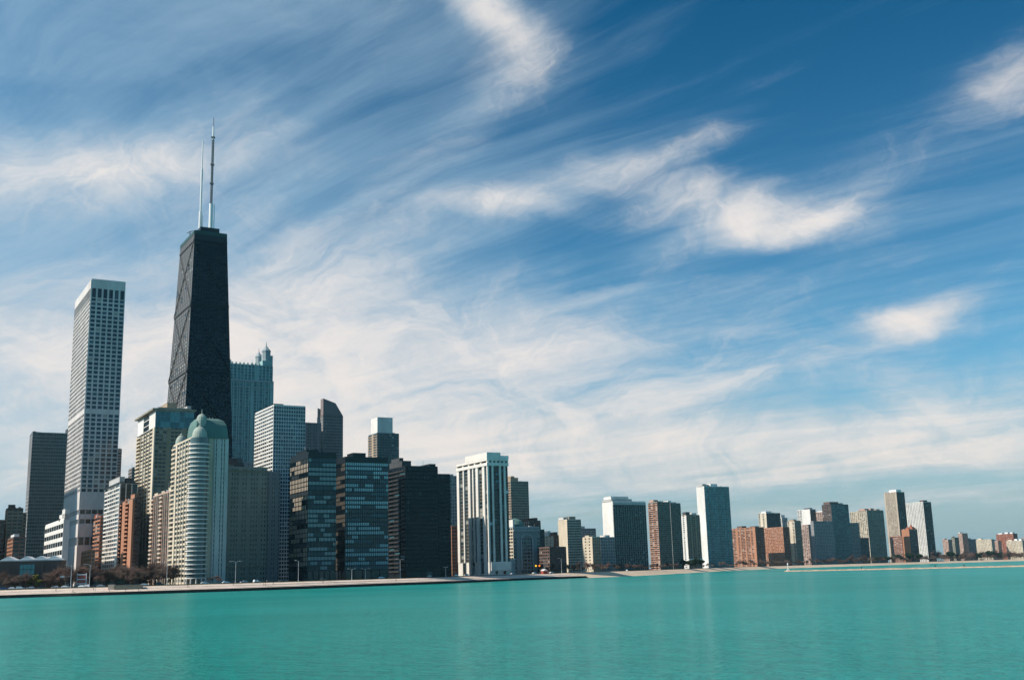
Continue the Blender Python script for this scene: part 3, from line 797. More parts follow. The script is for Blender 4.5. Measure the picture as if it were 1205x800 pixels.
q = MB(); q.lathe(0, -L * .14, [(9.5, H + .4), (9.3, H + 4), (7.5, H + 7.2), (4, H + 9.3), (1, H + 10)], COPPER, 16); q.build('cupola', b.root)
q = MB(); q.box(W*.2, W*.5, -L * .5, -L * .44, H + 1.2, H + 8, WHITE); q.build('parapet_tower', b.root)
finish(b, 100)
b = bld('apartment_block', 'dark block with a stepped roof standing behind the grand hotel', 623, 613.5, 618, 636, 1200, BROWN, W=25)
face(b, 'S', n=6); face(b, 'E', n=6, gs='dark'); house(b, .1, .4, .2, .8, 3, BROWN); house(b, .7, .95, .2, .8, 4, BROWN); finish(b, 40)
b = bld('apartment_block', 'narrow shaded block at the north end of the grand hotel', 634.8, 624, 630, 640.5, 1160, DKGREY, W=22)
face(b, 'S', n=5); face(b, 'E', n=4, gs='dark'); finish(b, 30)

# lower mixed blocks right of the hotel
b = bld('stacked_flats', 'cream banded flats with a red brick flank and a white roof box', 651, 630.5, 638.6, 657.4, 1230, BRICK)
face(b, 'S', bays='wbwbwb', fh=3.2, p=1.0, s=1.3, wmat=CREAM, gs='warm'); face(b, 'E', n=4, gs='dark'); house(b, -.1, .3, .1, .6, 5.5, WHITE, z=b.H); house(b, .3, .9, .5, .95, 4, BROWN); finish(b, 60)
b = bld('brick_hall', 'squat dark brick block in front of the cream slab', 646.5, 644.5, 640, 666, 1080, BROWN, W=20)
face(b, 'S', n=6); face(b, 'E', n=7, p=1.4, s=1.8, gs='dark'); rooftop(b, 2); finish(b, 40)
b = bld('cream_slab', 'cream slab with a blank sunlit end and finely banded shaded flank', 667.2, 612, 656.7, 683.4, 1300, CREAM)
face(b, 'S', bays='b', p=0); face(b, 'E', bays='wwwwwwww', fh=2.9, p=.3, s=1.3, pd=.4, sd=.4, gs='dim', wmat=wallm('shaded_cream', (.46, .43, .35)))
house(b, .0, .32, .05, .6, 3.6, WHITE); house(b, .3, .75, .2, .8, 4.2, OLIVE); mast(b, .5, .5, 6); finish(b, 60)
b = bld('mid_block', 'grey flat-topped block behind the cream slab', 683, 622.5, 678, 701, 1500, GREY, W=26)
face(b, 'S', n=6); face(b, 'E', n=8, s=1.6); house(b, .1, .5, .2, .7, 4, LGREY); finish(b, 30)
b = bld('cream_flats', 'small cream block crossed by a slanting shadow, near the beach', 696.8, 632.5, 685.6, 706, 1180, CREAM)
face(b, 'S', bays='bwbwb', fh=3.1, p=1.2, s=1.7, pd=.2, gs='warm'); face(b, 'E', n=4, s=1.7, p=1.4, gs='dim', wmat=TAN); house(b, .2, .8, .1, .5, 2.5, CREAM); finish(b, 50)
b = bld('grey_flats', 'grey block joining the small cream block to the white-ended slab', 706.4, 633, 703, 723, 1210, GREY, W=18)
face(b, 'S', n=4); face(b, 'E', n=6, s=1.7, p=1.3, gs='dim'); house(b, .5, .8, .2, .8, 3, WHITE); finish(b, 40)

# slabs along the beach
b = bld('white_end_slab', 'dark ribbed slab with a blank white sunlit end and white roof tiers', 720.8, 590.4, 708.6, 759.2, 1400, WHITE)
H = b.H
RIBM = wallm('rib_metal', (.16, .20, .20), rough=.6)
face(b, 'S', bays='b', p=0); face(b, 'E', bays='rwwrwwrwwrwwrww', fh=2.9, p=.8, s=.6, pd=.9, sd=.3, z1=H - 3.5, gs='dark', wmat=RIBM)
face(b, 'E', bays='b', p=0, z0=H - 3.5, z1=H - .3, pd=1.1, wmat=LGREY)
house(b, .0, .62, .02, .9, 3.6, LGREY); house(b, .02, .55, .1, .8, 7, WHITE); finish(b, 100)
b = bld('copper_slab', 'brown slab with a salmon-pink banded sunlit end', 773.2, 591.2, 762.8, 788, 1560, OLIVE)
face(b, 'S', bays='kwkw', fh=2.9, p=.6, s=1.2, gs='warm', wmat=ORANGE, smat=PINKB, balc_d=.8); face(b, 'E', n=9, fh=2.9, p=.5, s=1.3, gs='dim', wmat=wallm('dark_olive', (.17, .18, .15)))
house(b, .0, .35, .1, .6, 4, PINKB); house(b, .05, .7, .3, .7, 2.2, OLIVE); finish(b, 100)
b = bld('copper_wing', 'set back northern wing of the brown slab with pale roof boxes', 788.6, 592.6, 782, 800.6, 1640, GREY, W=24)
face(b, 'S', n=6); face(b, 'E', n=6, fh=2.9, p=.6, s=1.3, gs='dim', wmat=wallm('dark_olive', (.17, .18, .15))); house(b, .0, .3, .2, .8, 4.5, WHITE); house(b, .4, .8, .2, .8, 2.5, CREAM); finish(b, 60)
b = bld('striped_flats', 'brown flats with white vertical stripes, between the brown slab and the white-edged blue tower', 807.4, 606.5, 801, 823, 1740, TAN)
face(b, 'S', bays='bwb', fh=3, p=1, wmat=WHITE); face(b, 'E', bays='wwBwwBww', fh=3, p=.8, s=1.1, pd=.6, gs='dim')
house(b, .1, .4, .1, .7, 5.5, DKGREY); house(b, .55, .9, .1, .7, 4, WHITE); q = MB(); q.box(b.W/2 + .7, b.W/2 + 1.5, -b.L/2, b.L/2, 13, 15, WHITE); q.build('string_course', b.root); finish(b, 60)
b = bld('white_edge_tower', 'tall blue-green balconied tower with a bright white narrow end', 828.4, 572.6, 819.4, 857.6, 1960, WHITE)
H = b.H
TB = wallm('teal_balcony', (.20, .30, .32))
face(b, 'S', bays='bbb', p=.4, pd=.4); face(b, 'E', bays='wwkwwwkwwkw', fh=2.95, p=.4, s=1.0, pd=.4, gs='teal', wmat=TB, balc_d=1.0)
house(b, .0, .16, .1, .8, 5, LGREY); house(b, .33, .6, .1, .8, 5.6, WPAINT); house(b, .2, .3, .2, .7, 4, GREY); mast(b, .5, .25, 9); finish(b, 100)

# red brick pair and the cluster behind
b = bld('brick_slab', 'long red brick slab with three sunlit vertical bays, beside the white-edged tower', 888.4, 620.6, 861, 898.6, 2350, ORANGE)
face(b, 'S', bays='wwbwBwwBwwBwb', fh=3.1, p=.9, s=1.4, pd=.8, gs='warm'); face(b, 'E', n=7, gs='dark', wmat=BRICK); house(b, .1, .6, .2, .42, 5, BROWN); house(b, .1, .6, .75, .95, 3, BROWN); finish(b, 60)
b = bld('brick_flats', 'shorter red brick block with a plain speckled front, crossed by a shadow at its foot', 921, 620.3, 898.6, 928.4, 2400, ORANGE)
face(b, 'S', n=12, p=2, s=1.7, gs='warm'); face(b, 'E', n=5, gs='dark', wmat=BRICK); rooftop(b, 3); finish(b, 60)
b = bld('cream_tower', 'pale striped tower with a dark flank rising behind the long red brick slab', 901.5, 603.8, 892.3, 918, 2700, CREAM)
face(b, 'S', bays='wbwb', p=1.4); face(b, 'E', n=8, gs='dark', wmat=DKGREY); house(b, .1, .5, .2, .8, 5, WPAINT); finish(b, 30)
b = bld('stepped_block', 'white stepped block behind the shorter red brick block', 920, 609.5, 905, 926.5, 2780, WHITE)
face(b, 'S', n=6, p=2, gs='warm'); face(b, 'E', n=4, gs='dark'); house(b, .1, .8, .3, .9, 8, WHITE); finish(b, 30)
b = bld('tan_tower', 'tan slab with a sunlit end north of the red brick blocks', 934.6, 613, 926.4, 942.2, 2450, TAN)
face(b, 'S', bays='wbw', p=2, wmat=CREAM); face(b, 'E', n=6, gs='dim'); house(b, .1, .5, .2, .8, 4, TAN); finish(b, 40)
b = bld('white_tower', 'bright white blank-fronted tower with a dark flank', 953, 599.4, 938, 959.6, 2800, WHITE)
face(b, 'S', bays='wwBbbb', p=1.2, gs='warm'); face(b, 'E', n=5, gs='dark', wmat=BROWN); house(b, .1, .7, .5, .9, 4, DKGREY); finish(b, 30)
b = bld('pink_block', 'small pinkish block below the bright white tower', 951, 617.5, 940, 957, 2560, PINKB)
face(b, 'S', n=5, p=1.5); face(b, 'E', n=5, gs='dim', wmat=GREY); finish(b, 30)
b = bld('shaded_block', 'wide shaded grey-blue block in front of the white tower', 957, 613.5, 954, 980, 2480, GREY, W=9)
face(b, 'S', n=7); face(b, 'E', n=12, s=1.6, p=1.2, gs='dim'); finish(b, 40)
b = bld('pink_tower', 'pinkish tower top between the white tower and the dark teal tower', 972, 602.2, 959, 977, 2860, PINKB)
face(b, 'S', n=5, p=1.6); face(b, 'E', n=5); house(b, .1, .8, .2, .7, 4, WHITE); finish(b, 30)
b = bld('teal_tower', 'dark blue-green glass tower with a brown roof box among paler blocks', 977.6, 593.6, 967, 998, 2560, DKGREY)
face(b, 'S', n=6, wmat=BROWN); face(b, 'E', n=9, fh=3.2, p=.7, s=1.1, gs='teal', wmat=DKGREY); house(b, .05, .55, .1, .8, 6.5, BROWN); house(b, .62, .8, .1, .8, 4, GREY); finish(b, 80)
b = bld('shaded_flats', 'low shaded block at the north foot of the dark teal tower', 999, 615.6, 994, 1010.5, 2640, GREY, W=30)
face(b, 'S', n=6); face(b, 'E', n=6, gs='dim'); finish(b, 30)
b = bld('shaded_flats', 'low shaded block before the pink stepped tower', 1010.6, 633, 1005, 1022, 2680, DKGREY, W=30)
face(b, 'S', n=6); face(b, 'E', n=6, gs='dim'); finish(b, 30)
b = bld('pink_slab', 'pink stepped tower with a grey shaded flank and knobbly roof', 1019.8, 600.6, 1009, 1039.4, 2760, PINKB)
face(b, 'S', n=5, p=1.5, wmat=CREAM); face(b, 'E', n=10, p=.9, s=1.5, gs='dim', wmat=OLIVE); house(b, .05, .3, .1, .7, 5, PINKB); house(b, .4, .6, .1, .7, 6, PINKB); house(b, .75, .95, .1, .7, 4, TAN); finish(b, 60)
b = bld('pink_annex', 'lower sunlit wing on the south side of the pink stepped tower', 1012.4, 602, 1000, 1015, 2840, CREAM)
face(b, 'S', n=6, p=1.4); face(b, 'E', n=4); finish(b, 30)
b = bld('tall_flats', 'tall speckled tan tower with a white roof tier and a dark narrow flank', 1054.6, 579, 1040.2, 1064, 2960, PINKB)
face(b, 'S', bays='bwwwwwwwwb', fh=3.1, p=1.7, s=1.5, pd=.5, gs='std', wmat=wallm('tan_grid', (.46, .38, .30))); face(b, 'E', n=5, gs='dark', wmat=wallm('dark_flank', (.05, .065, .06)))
house(b, .1, .7, .35, .95, 7, WPAINT); finish(b, 80)
b = bld('brick_block', 'reddish lower block before the tall speckled tan tower', 1061, 631, 1047, 1063, 2840, BRICK)
face(b, 'S', n=6, p=1.4, smat=PINKB); face(b, 'E', n=4, gs='dark'); finish(b, 30)
b = bld('gable_block', 'orange block with pointed gables before the white far tower', 1069.6, 623, 1060.8, 1079, 2820, ORANGE)
face(b, 'S', bays='b', p=0); face(b, 'E', n=5, gs='dark', wmat=BROWN)
for fy, hh in ((.0, 8), (.45, 14), (.72, 8)):
    q = MB(); y0, y1 = -b.L/2 + fy * b.L, -b.L/2 + (fy + .26) * b.L; x1 = b.W/2; x0 = -b.W * .1
    q.prism(rect(x0, x1, y0, y1, b.H + .3), rect((x0 + x1) / 2 - .3, (x0 + x1) / 2 + .3, (y0 + y1) / 2 - .3, (y0 + y1) / 2 + .3, b.H + hh), BRICK); q.build('gable_roof', b.root)
finish(b, 30)
b = bld('white_far_tower', 'broad white tower with a sloping roof, the last tall one before the far trees', 1086, 590.6, 1064.4, 1095.4, 3050, WHITE)
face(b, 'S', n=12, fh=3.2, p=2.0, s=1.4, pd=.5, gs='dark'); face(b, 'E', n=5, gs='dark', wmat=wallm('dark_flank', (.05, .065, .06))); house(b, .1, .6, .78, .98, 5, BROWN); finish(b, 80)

# the far low end
FARB = (
 (1115.5, 635, 1109, 1120, 3250, PINKB, 'low pink far house, first after the white far tower', 'far_house'),
 (1123, 632.6, 1119, 1128, 3300, OLIVE, 'small dark twin-topped far block amid the far trees', 'far_block'),
 (1132, 627.6, 1127, 1138.4, 3350, PINKB, 'tallest of the small far blocks, pinkish with a roof knob', 'far_block'),
 (1139, 634.6, 1135, 1149, 3400, GREY, 'shaded far block beside the tallest small far block', 'far_block'),
 (1166.4, 634.6, 1148.4, 1170, 3300, CREAM, 'cream far mansion with three bays over the far trees', 'far_house'),
 (1174, 636.6, 1167.4, 1178, 3350, PINKB, 'small pinkish far house beside the cream far mansion', 'far_house'),
 (1192, 628, 1172, 1197, 3500, BRICK, 'broad reddish far block with white roof knobs', 'far_block'),
 (1202.6, 636, 1184, 1206, 3320, CREAM, 'cream far house low in front of the broad reddish block', 'far_house'),
 (1216, 633, 1200, 1222, 3500, GREY, 'grey far block cut by the right edge of the photo', 'far_block'))
for cx, cy, lx_, rx_, D, m, lab, nm in FARB:
    b = bld(nm, lab, cx, cy, lx_, rx_, D, m)
    face(b, 'S', bay=5, p=2, s=1.6, gs='warm', wmat=CREAM if m is CREAM else None); face(b, 'E', bay=6, p=2, s=1.6, gs='dark')
    house(b, .1, .6, .1, .35, 4, WPAINT if 'knob' in lab else m)
    if 'broad' in lab: house(b, .1, .6, .5, .68, 6, WPAINT); house(b, .1, .6, .8, .95, 5, WPAINT)
    finish(b, 20)
# ------------------------------------------------------------------ water, shore and ground
SH = [Vector((p.x, p.y)) for p in (at(px, D, 0) for px, D in ((0, 590), (100, 598), (200, 611), (340, 646), (457, 714), (540, 762), (640, 900), (740, 1010), (800, 1250), (860, 1650), (930, 2120), (1000, 2250), (1100, 2650), (1205, 2950)))]
d0 = (SH[0] - SH[1]).normalized()
SH = [SH[0] + Vector((-1500, -1100)), SH[0] + Vector((-500, -330)), SH[0] + Vector((-160, -60))] + SH + [SH[-1] + Vector((900, 500)), SH[-1] + Vector((2500, 1500)), SH[-1] + Vector((9000, 4000))]
def catmull(P, n=8):
    out = []
    for i in range(len(P) - 1):
        a, b, c, d = P[max(i - 1, 0)], P[i], P[i + 1], P[min(i + 2, len(P) - 1)]
        for k in range(n):
            t = k / n
            out.append(.5 * ((2 * b) + (c - a) * t + (2 * a - 5 * b + 4 * c - d) * t * t + (3 * b - a - 3 * c + d) * t ** 3))
    out.append(P[-1]); return out
SHC = catmull(SH)
def nrm(i):
    a, b = SHC[max(i - 1, 0)], SHC[min(i + 1, len(SHC) - 1)]
    t = (b - a).normalized(); return Vector((-t.y, t.x))
NR = [nrm(i) for i in range(len(SHC))]
NR = [sum((NR[max(0, min(len(NR) - 1, i + k))] for k in range(-5, 6)), Vector((0, 0))).normalized() for i in range(len(NR))]
iE = 3 * 8 + 6 * 8 + 4                                  # where the concrete shore ends and the beach starts
SC = [1.0 - .42 * max(0, min(1, (i - iE + 2) / 10)) for i in range(len(SHC))]   # the beach strip is narrower
def strip(name, prof, m, i0=0, i1=None, kind='structure'):
    """prof: (inland offset, height) pairs swept along the shoreline"""
    i1 = len(SHC) - 1 if i1 is None else i1
    q = MB(); k = q.mi(m); n = len(prof)
    for i in range(i0, i1 + 1):
        for o, z in prof:
            p = SHC[i] + NR[i] * (o * SC[i]); q.v.append((p.x, p.y, z))
    for i in range(i1 - i0):
        for j in range(n - 1):
            a = i * n + j
            q.f.append((a, a + n, a + n + 1, a + 1)); q.m.append(k)
    o = q.build(name); o['kind'] = kind
    return o
def groundm(name, rgb, var, scale, rough=.95):
    m, b = newmat(name)
    t = N.nt.nodes.new('ShaderNodeTexCoord')
    v = N(t.outputs['Object'])
    f = N.math('ADD', noise(v, scale, 6, .65) * .6, noise(v, scale * 14, 4, .6) * .4)
    c = mixc(smooth(f, .32, .68), tuple(x * (1 - var) for x in rgb), tuple(x * (1 + var) for x in rgb))
    N.nt.links.new(c.k, b.inputs['Base Color']); b.inputs['Roughness'].default_value = rough
    b.inputs['Specular IOR Level'].default_value = .2
    return m
PROM = groundm('promenade_concrete', (.58, .47, .39), .26, .09)
SEAW = groundm('shadowed_concrete', (.045, .045, .042), .4, .3)  # the dark tone holds the shadow of the wall's steps
LAWN = groundm('spring_grass', (.055, .06, .025), .4, .08)
ASPH = groundm('asphalt', (.055, .055, .055), .2, .1)
EARTH = groundm('city_ground', (.07, .062, .05), .35, .02)
SAND = groundm('sand', (.52, .41, .30), .16, .04)
o = strip('seawall', [(-.6, -3), (-.6, .55), (.5, .55), (.5, 1.05), (1.6, 1.05), (1.6, 1.62), (2.2, 1.62), (2.2, -3)], SEAW, 0, iE, 'thing')
tag(o, 'long dark stepped concrete sea wall at the water edge below the pale promenade', 'sea wall')
strip('promenade', [(2.2, 1.615), (9, 1.72), (9.3, 2.05), (17, 2.75), (17.3, 3.1), (26, 4.05)], PROM, 0, iE)
strip('lawn', [(26, 4.05), (30, 4.3), (36, 4.38)], LAWN, 0, iE)
strip('road', [(36, 4.38), (36, 4.25), (66, 4.25), (66, 4.38)], ASPH)
strip('road_marking', [(50.8, 4.256), (51.1, 4.256)], WPAINT)
strip('beach', [(-14, -.6), (0, .12), (14, 1.6), (28, 3.6), (36, 4.38)], SAND, iE)
q = MB(); k = q.mi(EARTH)
for i in range(len(SHC)):
    for o_ in (66, 120):
        p = SHC[i] + NR[i] * (o_ * SC[i]); q.v.append((p.x, p.y, 4.38))
    p = SHC[i] + NR[i] * (120 * SC[i])
    f = p.normalized() * 30000 if p.length > 1 else p
    q.v.append((f.x, max(f.y, 2000), 4.38))
for i in range(len(SHC) - 1):
    for j in range(2):
        a = i * 3 + j; q.f.append((a, a + 3, a + 4, a + 1)); q.m.append(k)
o = q.build('ground'); o['kind'] = 'structure'

m, b = newmat('lake_water')
nt = N.nt
t = nt.nodes.new('ShaderNodeTexCoord'); v = N(t.outputs['Object'])
mp = nt.nodes.new('ShaderNodeMapping'); nt.links.new(v.k, mp.inputs[0]); mp.inputs['Rotation'].default_value = (0, 0, R(12)); mp.inputs['Scale'].default_value = (.6, 1.0, 1)
vm = N(mp.outputs[0])
w1 = noise(vm, .16, 3, .55); w2 = noise(vm, .75, 4, .6); w3 = noise(vm, 2.6, 3, .6)
bump = nt.nodes.new('ShaderNodeBump'); bump.inputs['Strength'].default_value = 1.0; bump.inputs['Distance'].default_value = 1.0
hgt = w1 * .22 + w2 * .20 + w3 * .08
nt.links.new(hgt.k, bump.inputs['Height'])
big = noise(v, .006, 4, .55)
mid = noise(vm, .03, 4, .6)
wc = mixc(smooth(N.math('ADD', big * .7, mid * .3), .35, .65), (.004, .200, .172), (.012, .272, .240))
nt.links.new(wc.k, b.inputs['Base Color'])
dif = nt.nodes.new('ShaderNodeBsdfDiffuse'); nt.links.new(wc.k, dif.inputs[0])
b2 = nt.nodes.new('ShaderNodeBump'); b2.inputs['Strength'].default_value = 1.0; b2.inputs['Distance'].default_value = 1.0
w4 = noise(vm, .34, 4, .62)
nt.links.new((w4 * .8 + w2 * .5 + w3 * .17).k, b2.inputs['Height']); nt.links.new(b2.outputs[0], dif.inputs['Normal'])
glo = nt.nodes.new('ShaderNodeBsdfGlossy'); glo.inputs['Roughness'].default_value = .17
nt.links.new(bump.outputs[0], glo.inputs['Normal'])
fr = nt.nodes.new('ShaderNodeFresnel'); fr.inputs['IOR'].default_value = 1.33; nt.links.new(bump.outputs[0], fr.inputs['Normal'])
fac = N.math('MINIMUM', N(fr.outputs[0]) * .60, .29)
mx = nt.nodes.new('ShaderNodeMixShader'); nt.links.new(fac.k, mx.inputs[0]); nt.links.new(dif.outputs[0], mx.inputs[1]); nt.links.new(glo.outputs[0], mx.inputs[2])
nt.links.new(mx.outputs[0], nt.nodes['Material Output'].inputs[0])
q = MB(); q.poly([(-6000, -3000, 0), (14000, -3000, 0), (14000, 12000, 0), (-6000, 12000, 0)], m)
o = q.build('water'); o['kind'] = 'structure'

# breakwater with its beacon
q = MB()
P0, P1 = at(923, 1060, 0), at(1240, 830, 0)
dv = (P1 - P0).normalized(); nv = Vector((-dv.y, dv.x, 0))
ROCK = groundm('breakwater_rock', (.36, .27, .19), .35, .25)
n = 60; prev = None
Lq = (P1 - P0).length
for i in range(n + 1):
    c = P0 + dv * (Lq * i / n); e = .2 if i == 0 else 1
    ring = [c + nv * (-4.5 * e + rng.uniform(-.7, .7)) + Vector((0, 0, -.8)), c + nv * (-2.6 * e + rng.uniform(-.4, .4)) + Vector((0, 0, .75 + rng.uniform(-.25, .25))), c + nv * (2.6 * e) + Vector((0, 0, 1.0 + rng.uniform(-.25, .25))), c + nv * (4.5 * e + rng.uniform(-.7, .7)) + Vector((0, 0, -.8))]
    if prev: q.prism(prev, ring, ROCK, i == 1, i == n)
    prev = ring
o = q.build('breakwater'); tag(o, 'long low tan breakwater lying in the water before the far shore', 'breakwater')
bp = P0 + dv * 5
o = empty('beacon', (bp.x, bp.y, .9)); tag(o, 'small white beacon post on the tip of the tan breakwater', 'beacon')
q = MB(); q.box(-1.3, 1.3, -1.3, 1.3, -.3, .9, WHITE); q.build('footing', o)
q = MB(); q.lathe(0, 0, [(.45, .9), (.32, 5.2)], WPAINT, 10); q.build('post', o)
q = MB(); q.lathe(0, 0, [(.8, 5.2), (.8, 5.5), (.5, 5.6), (.5, 6.5), (.65, 6.6), (.1, 7.2)], WPAINT, 10); q.build('lantern', o)
for i, f in enumerate((.34, .62, .72)):
    p = P0 + dv * (Lq * f)
    o = empty('marker_post', (p.x, p.y, .8)); tag(o, 'small dark marker post along the tan breakwater', 'marker', 'marker posts on the breakwater')
    q = MB(); q.tube((0, 0, -.3), (0, 0, 1.7), .3, .22, BLACK, 6); q.build('post', o)
    q = MB(); q.box(-.5, .5, -.1, .1, 1.1, 1.7, BLACK); q.build('plate', o)

# ------------------------------------------------------------------ things on the shore
def shore_at(px, off):
    """ground point at inland offset off, in photograph column px"""
    best = None
    for i in range(9, len(SHC) - 9):
        p = SHC[i] + NR[i] * (off * SC[i])
        c = Vector((p.x, p.y, -CAMZ + 4)); u = 602.5 + F * c.dot(RT) / c.dot(FWD)
        if best is None or abs(u - px) < best[0]: best = (abs(u - px), i, u)
    i = best[1]
    pts = []
    for j in (i - 1, i, i + 1):
        p = SHC[j] + NR[j] * (off * SC[j]); c = Vector((p.x, p.y, -CAMZ + 4)); pts.append((602.5 + F * c.dot(RT) / c.dot(FWD), p))
    pts.sort(key=lambda t: t[0])
    for (u0, p0), (u1, p1) in zip(pts[:-1], pts[1:]):
        if u0 <= px <= u1: return p0.lerp(p1, (px - u0) / (u1 - u0 + 1e-9)), math.atan2((p1 - p0).y, (p1 - p0).x)
    return pts[1][1], math.atan2((pts[2][1] - pts[0][1]).y, (pts[2][1] - pts[0][1]).x)
def zg(off):
    pr = [(2.2, 1.615), (9, 1.72), (9.3, 2.05), (17, 2.75), (17.3, 3.1), (26, 4.05), (30, 4.3), (36, 4.38), (36.01, 4.25), (66, 4.25), (66.01, 4.38), (500, 4.38)]
    for (a, za), (b_, zb_) in zip(pr[:-1], pr[1:]):
        if a <= off <= b_: return za + (zb_ - za) * (off - a) / (b_ - a)
    return 4.38
def place(px, off):
    p, a = shore_at(px, off); return Vector((p.x, p.y, zg(off))), a

# street lamps
def make_lamp(h, arms):
    o = empty('street_lamp', (0, 0, 0))
    q = MB(); q.lathe(0, 0, [(.28, 0), (.24, .8), (.17, .9), (.10, h)], METAL, 8); q.build('pole', o)
    for s_ in ((-1, 1) if arms == 2 else (-1,)):
        q = MB(); q.tube((0, 0, h - .4), (s_ * 1.2, 0, h + .25), .09, .08, METAL, 5); q.tube((s_ * 1.2, 0, h + .25), (s_ * 2.6, 0, h + .4), .08, .06, METAL, 5); a_ = q.build('arm', o)
        q = MB(); q.box(s_ * 3.0 - .7, s_ * 3.0 + .7, -.24, .24, h + .28, h + .52, METAL); q.build('lamp_head', a_)
    return o
lamp1, lamp2 = make_lamp(12.2, 1), make_lamp(12.2, 2)
used = set()
def put(src, px, off, turn=0.0, label=None, cat=None, group=None, sc_=1.0):
    p, a = place(px, off)
    o = src if src.name not in used else copy_tree(src)
    used.add(src.name)
    o.location = p; o.rotation_euler = (0, 0, a + turn)
    if sc_ != 1.0: o.scale = (sc_,) * 3
    tag(o, label, cat, group)
    return o
LG = 'tall lamps along the lakeside road'
for px, src, lab in ((83, lamp1, 'tall street lamp by the horizontal white gantry, in front of the marble tower foot'), (105, lamp1, 'tall street lamp before the dark flat-roofed shed'),
    (196, lamp1, 'tall street lamp among bare trees at the foot of the domed tower'), (277, lamp2, 'tall two-armed street lamp before the olive stone block'),
    (351, lamp1, 'tall street lamp before the first black glass block beside the blue grid tower'), (471, lamp2, 'tall two-armed street lamp before the darkest black slab'),
    (640.5, lamp1, 'street lamp before the squat dark brick hall'), (661, lamp1, 'street lamp before the cream slab near the beach'), (684, lamp1, 'street lamp before the small cream shadow-crossed block'), (583, lamp1, 'street lamp before the white columned tower')):
    put(src, px, 34.2, rng.uniform(-.3, .3), lab, 'street lamp', LG)
lamp3 = make_lamp(6.5, 2)
for px, lab in ((414, 'short double lamp before the twin black glass block'), (524.5, 'short double lamp at the corner of the darkest black slab'), (558, 'short double lamp before the white columned tower'), (430, 'short double lamp before the north end of the twin black block')):
    put(lamp3, px, 34.2, 0, lab, 'street lamp', 'short lamps on the lawn')

# cars
def car_paint(n, rgb):
    m, b = newmat(n); b.inputs['Base Color'].default_value = (*rgb, 1); b.inputs['Roughness'].default_value = .25; b.inputs['Specular IOR Level'].default_value = .6
    try: b.inputs['Coat Weight'].default_value = .6
    except Exception: pass
    return m
PAINTS = {'white': car_paint('paint_white', (.75, .75, .74)), 'silver': car_paint('paint_silver', (.42, .43, .45)), 'dark': car_paint('paint_dark', (.02, .022, .026)), 'red': car_paint('paint_red', (.35, .03, .02)), 'blue': car_paint('paint_blue', (.03, .07, .18))}
RUB = wallm('rubber', (.02, .02, .02), .1, .9)
def make_car(tall):
    o = empty('car', (0, 0, 0))
    z1 = 1.78 if tall else 1.46
    def sect(x, pts, wdt): return [(x, y * wdt, z) for y, z in pts]
    q = MB(); m = PAINTS['white']
    lowp = [(-1, .35), (-1.03, .62), (-.98, .92), (.98, .92), (1.03, .62), (1, .35)]
    xs = [(-2.25, .78, .0), (-2.1, .88, .0), (-1.4, .91, 0), (1.2, .91, 0), (1.95, .87, -.06), (2.28, .74, -.16)]
    prev = None
    for i, (x, wdt, dz_) in enumerate(xs):
        ring = [(x, y * wdt, z + (dz_ if z > .8 else 0)) for y, z in lowp]
        if prev: q.prism(prev, ring, m, i == 1, i == len(xs) - 1)
        prev = ring
    cab = [(-2.05 if tall else -1.75, .90), (-1.85 if tall else -1.1, z1 - .02), (-.2, z1), (.25, z1 - .04), (1.15, .90)]
    q.prism([(x, -.80 + (.12 if z > 1 else 0), z) for x, z in cab], [(x, .80 - (.12 if z > 1 else 0), z) for x, z in cab], m)
    q.build('body', o)
    for s_ in (-1, 1):
        q = MB(); y = s_ * .755
        q.poly([(-1.6 if tall else -1.35, y, 1.0), (.95, y, 1.0), (.2, y * .95, z1 - .12), (-1.55 if tall else -.95, y * .95, z1 - .12)], GD); q.build('side_window', o)
        for x in (-1.35, 1.4):
            q = MB(); q.tube((x, s_ * .70, .33), (x, s_ * .93, .33), .33, .33, RUB, 12); w_ = q.build('wheel', o)
            q = MB(); q.tube((x, s_ * .90, .33), (x, s_ * .945, .33), .19, .19, METAL, 10); q.build('rim', w_)
        q = MB(); q.box(2.12, 2.30, s_ * .55 - .16, s_ * .55 + .16, .56, .70, WPAINT); q.build('headlight', o)
    q = MB(); q.poly([(1.17, -.62, .96), (1.17, .62, .96), (.33, .56, z1 - .1), (.33, -.56, z1 - .1)], GD); q.build('windscreen', o)
    return o
cars = (make_car(False), make_car(True))
def put_car(px, off, paint, tall, lab, turn=0.0):
    o = put(cars[tall], px, off, turn, lab, 'car', 'cars on the lakeside road')
    for ch in o.children:
        if ch.name.startswith('body'):
            ch.material_slots[0].link = 'OBJECT'; ch.material_slots[0].material = PAINTS[paint]
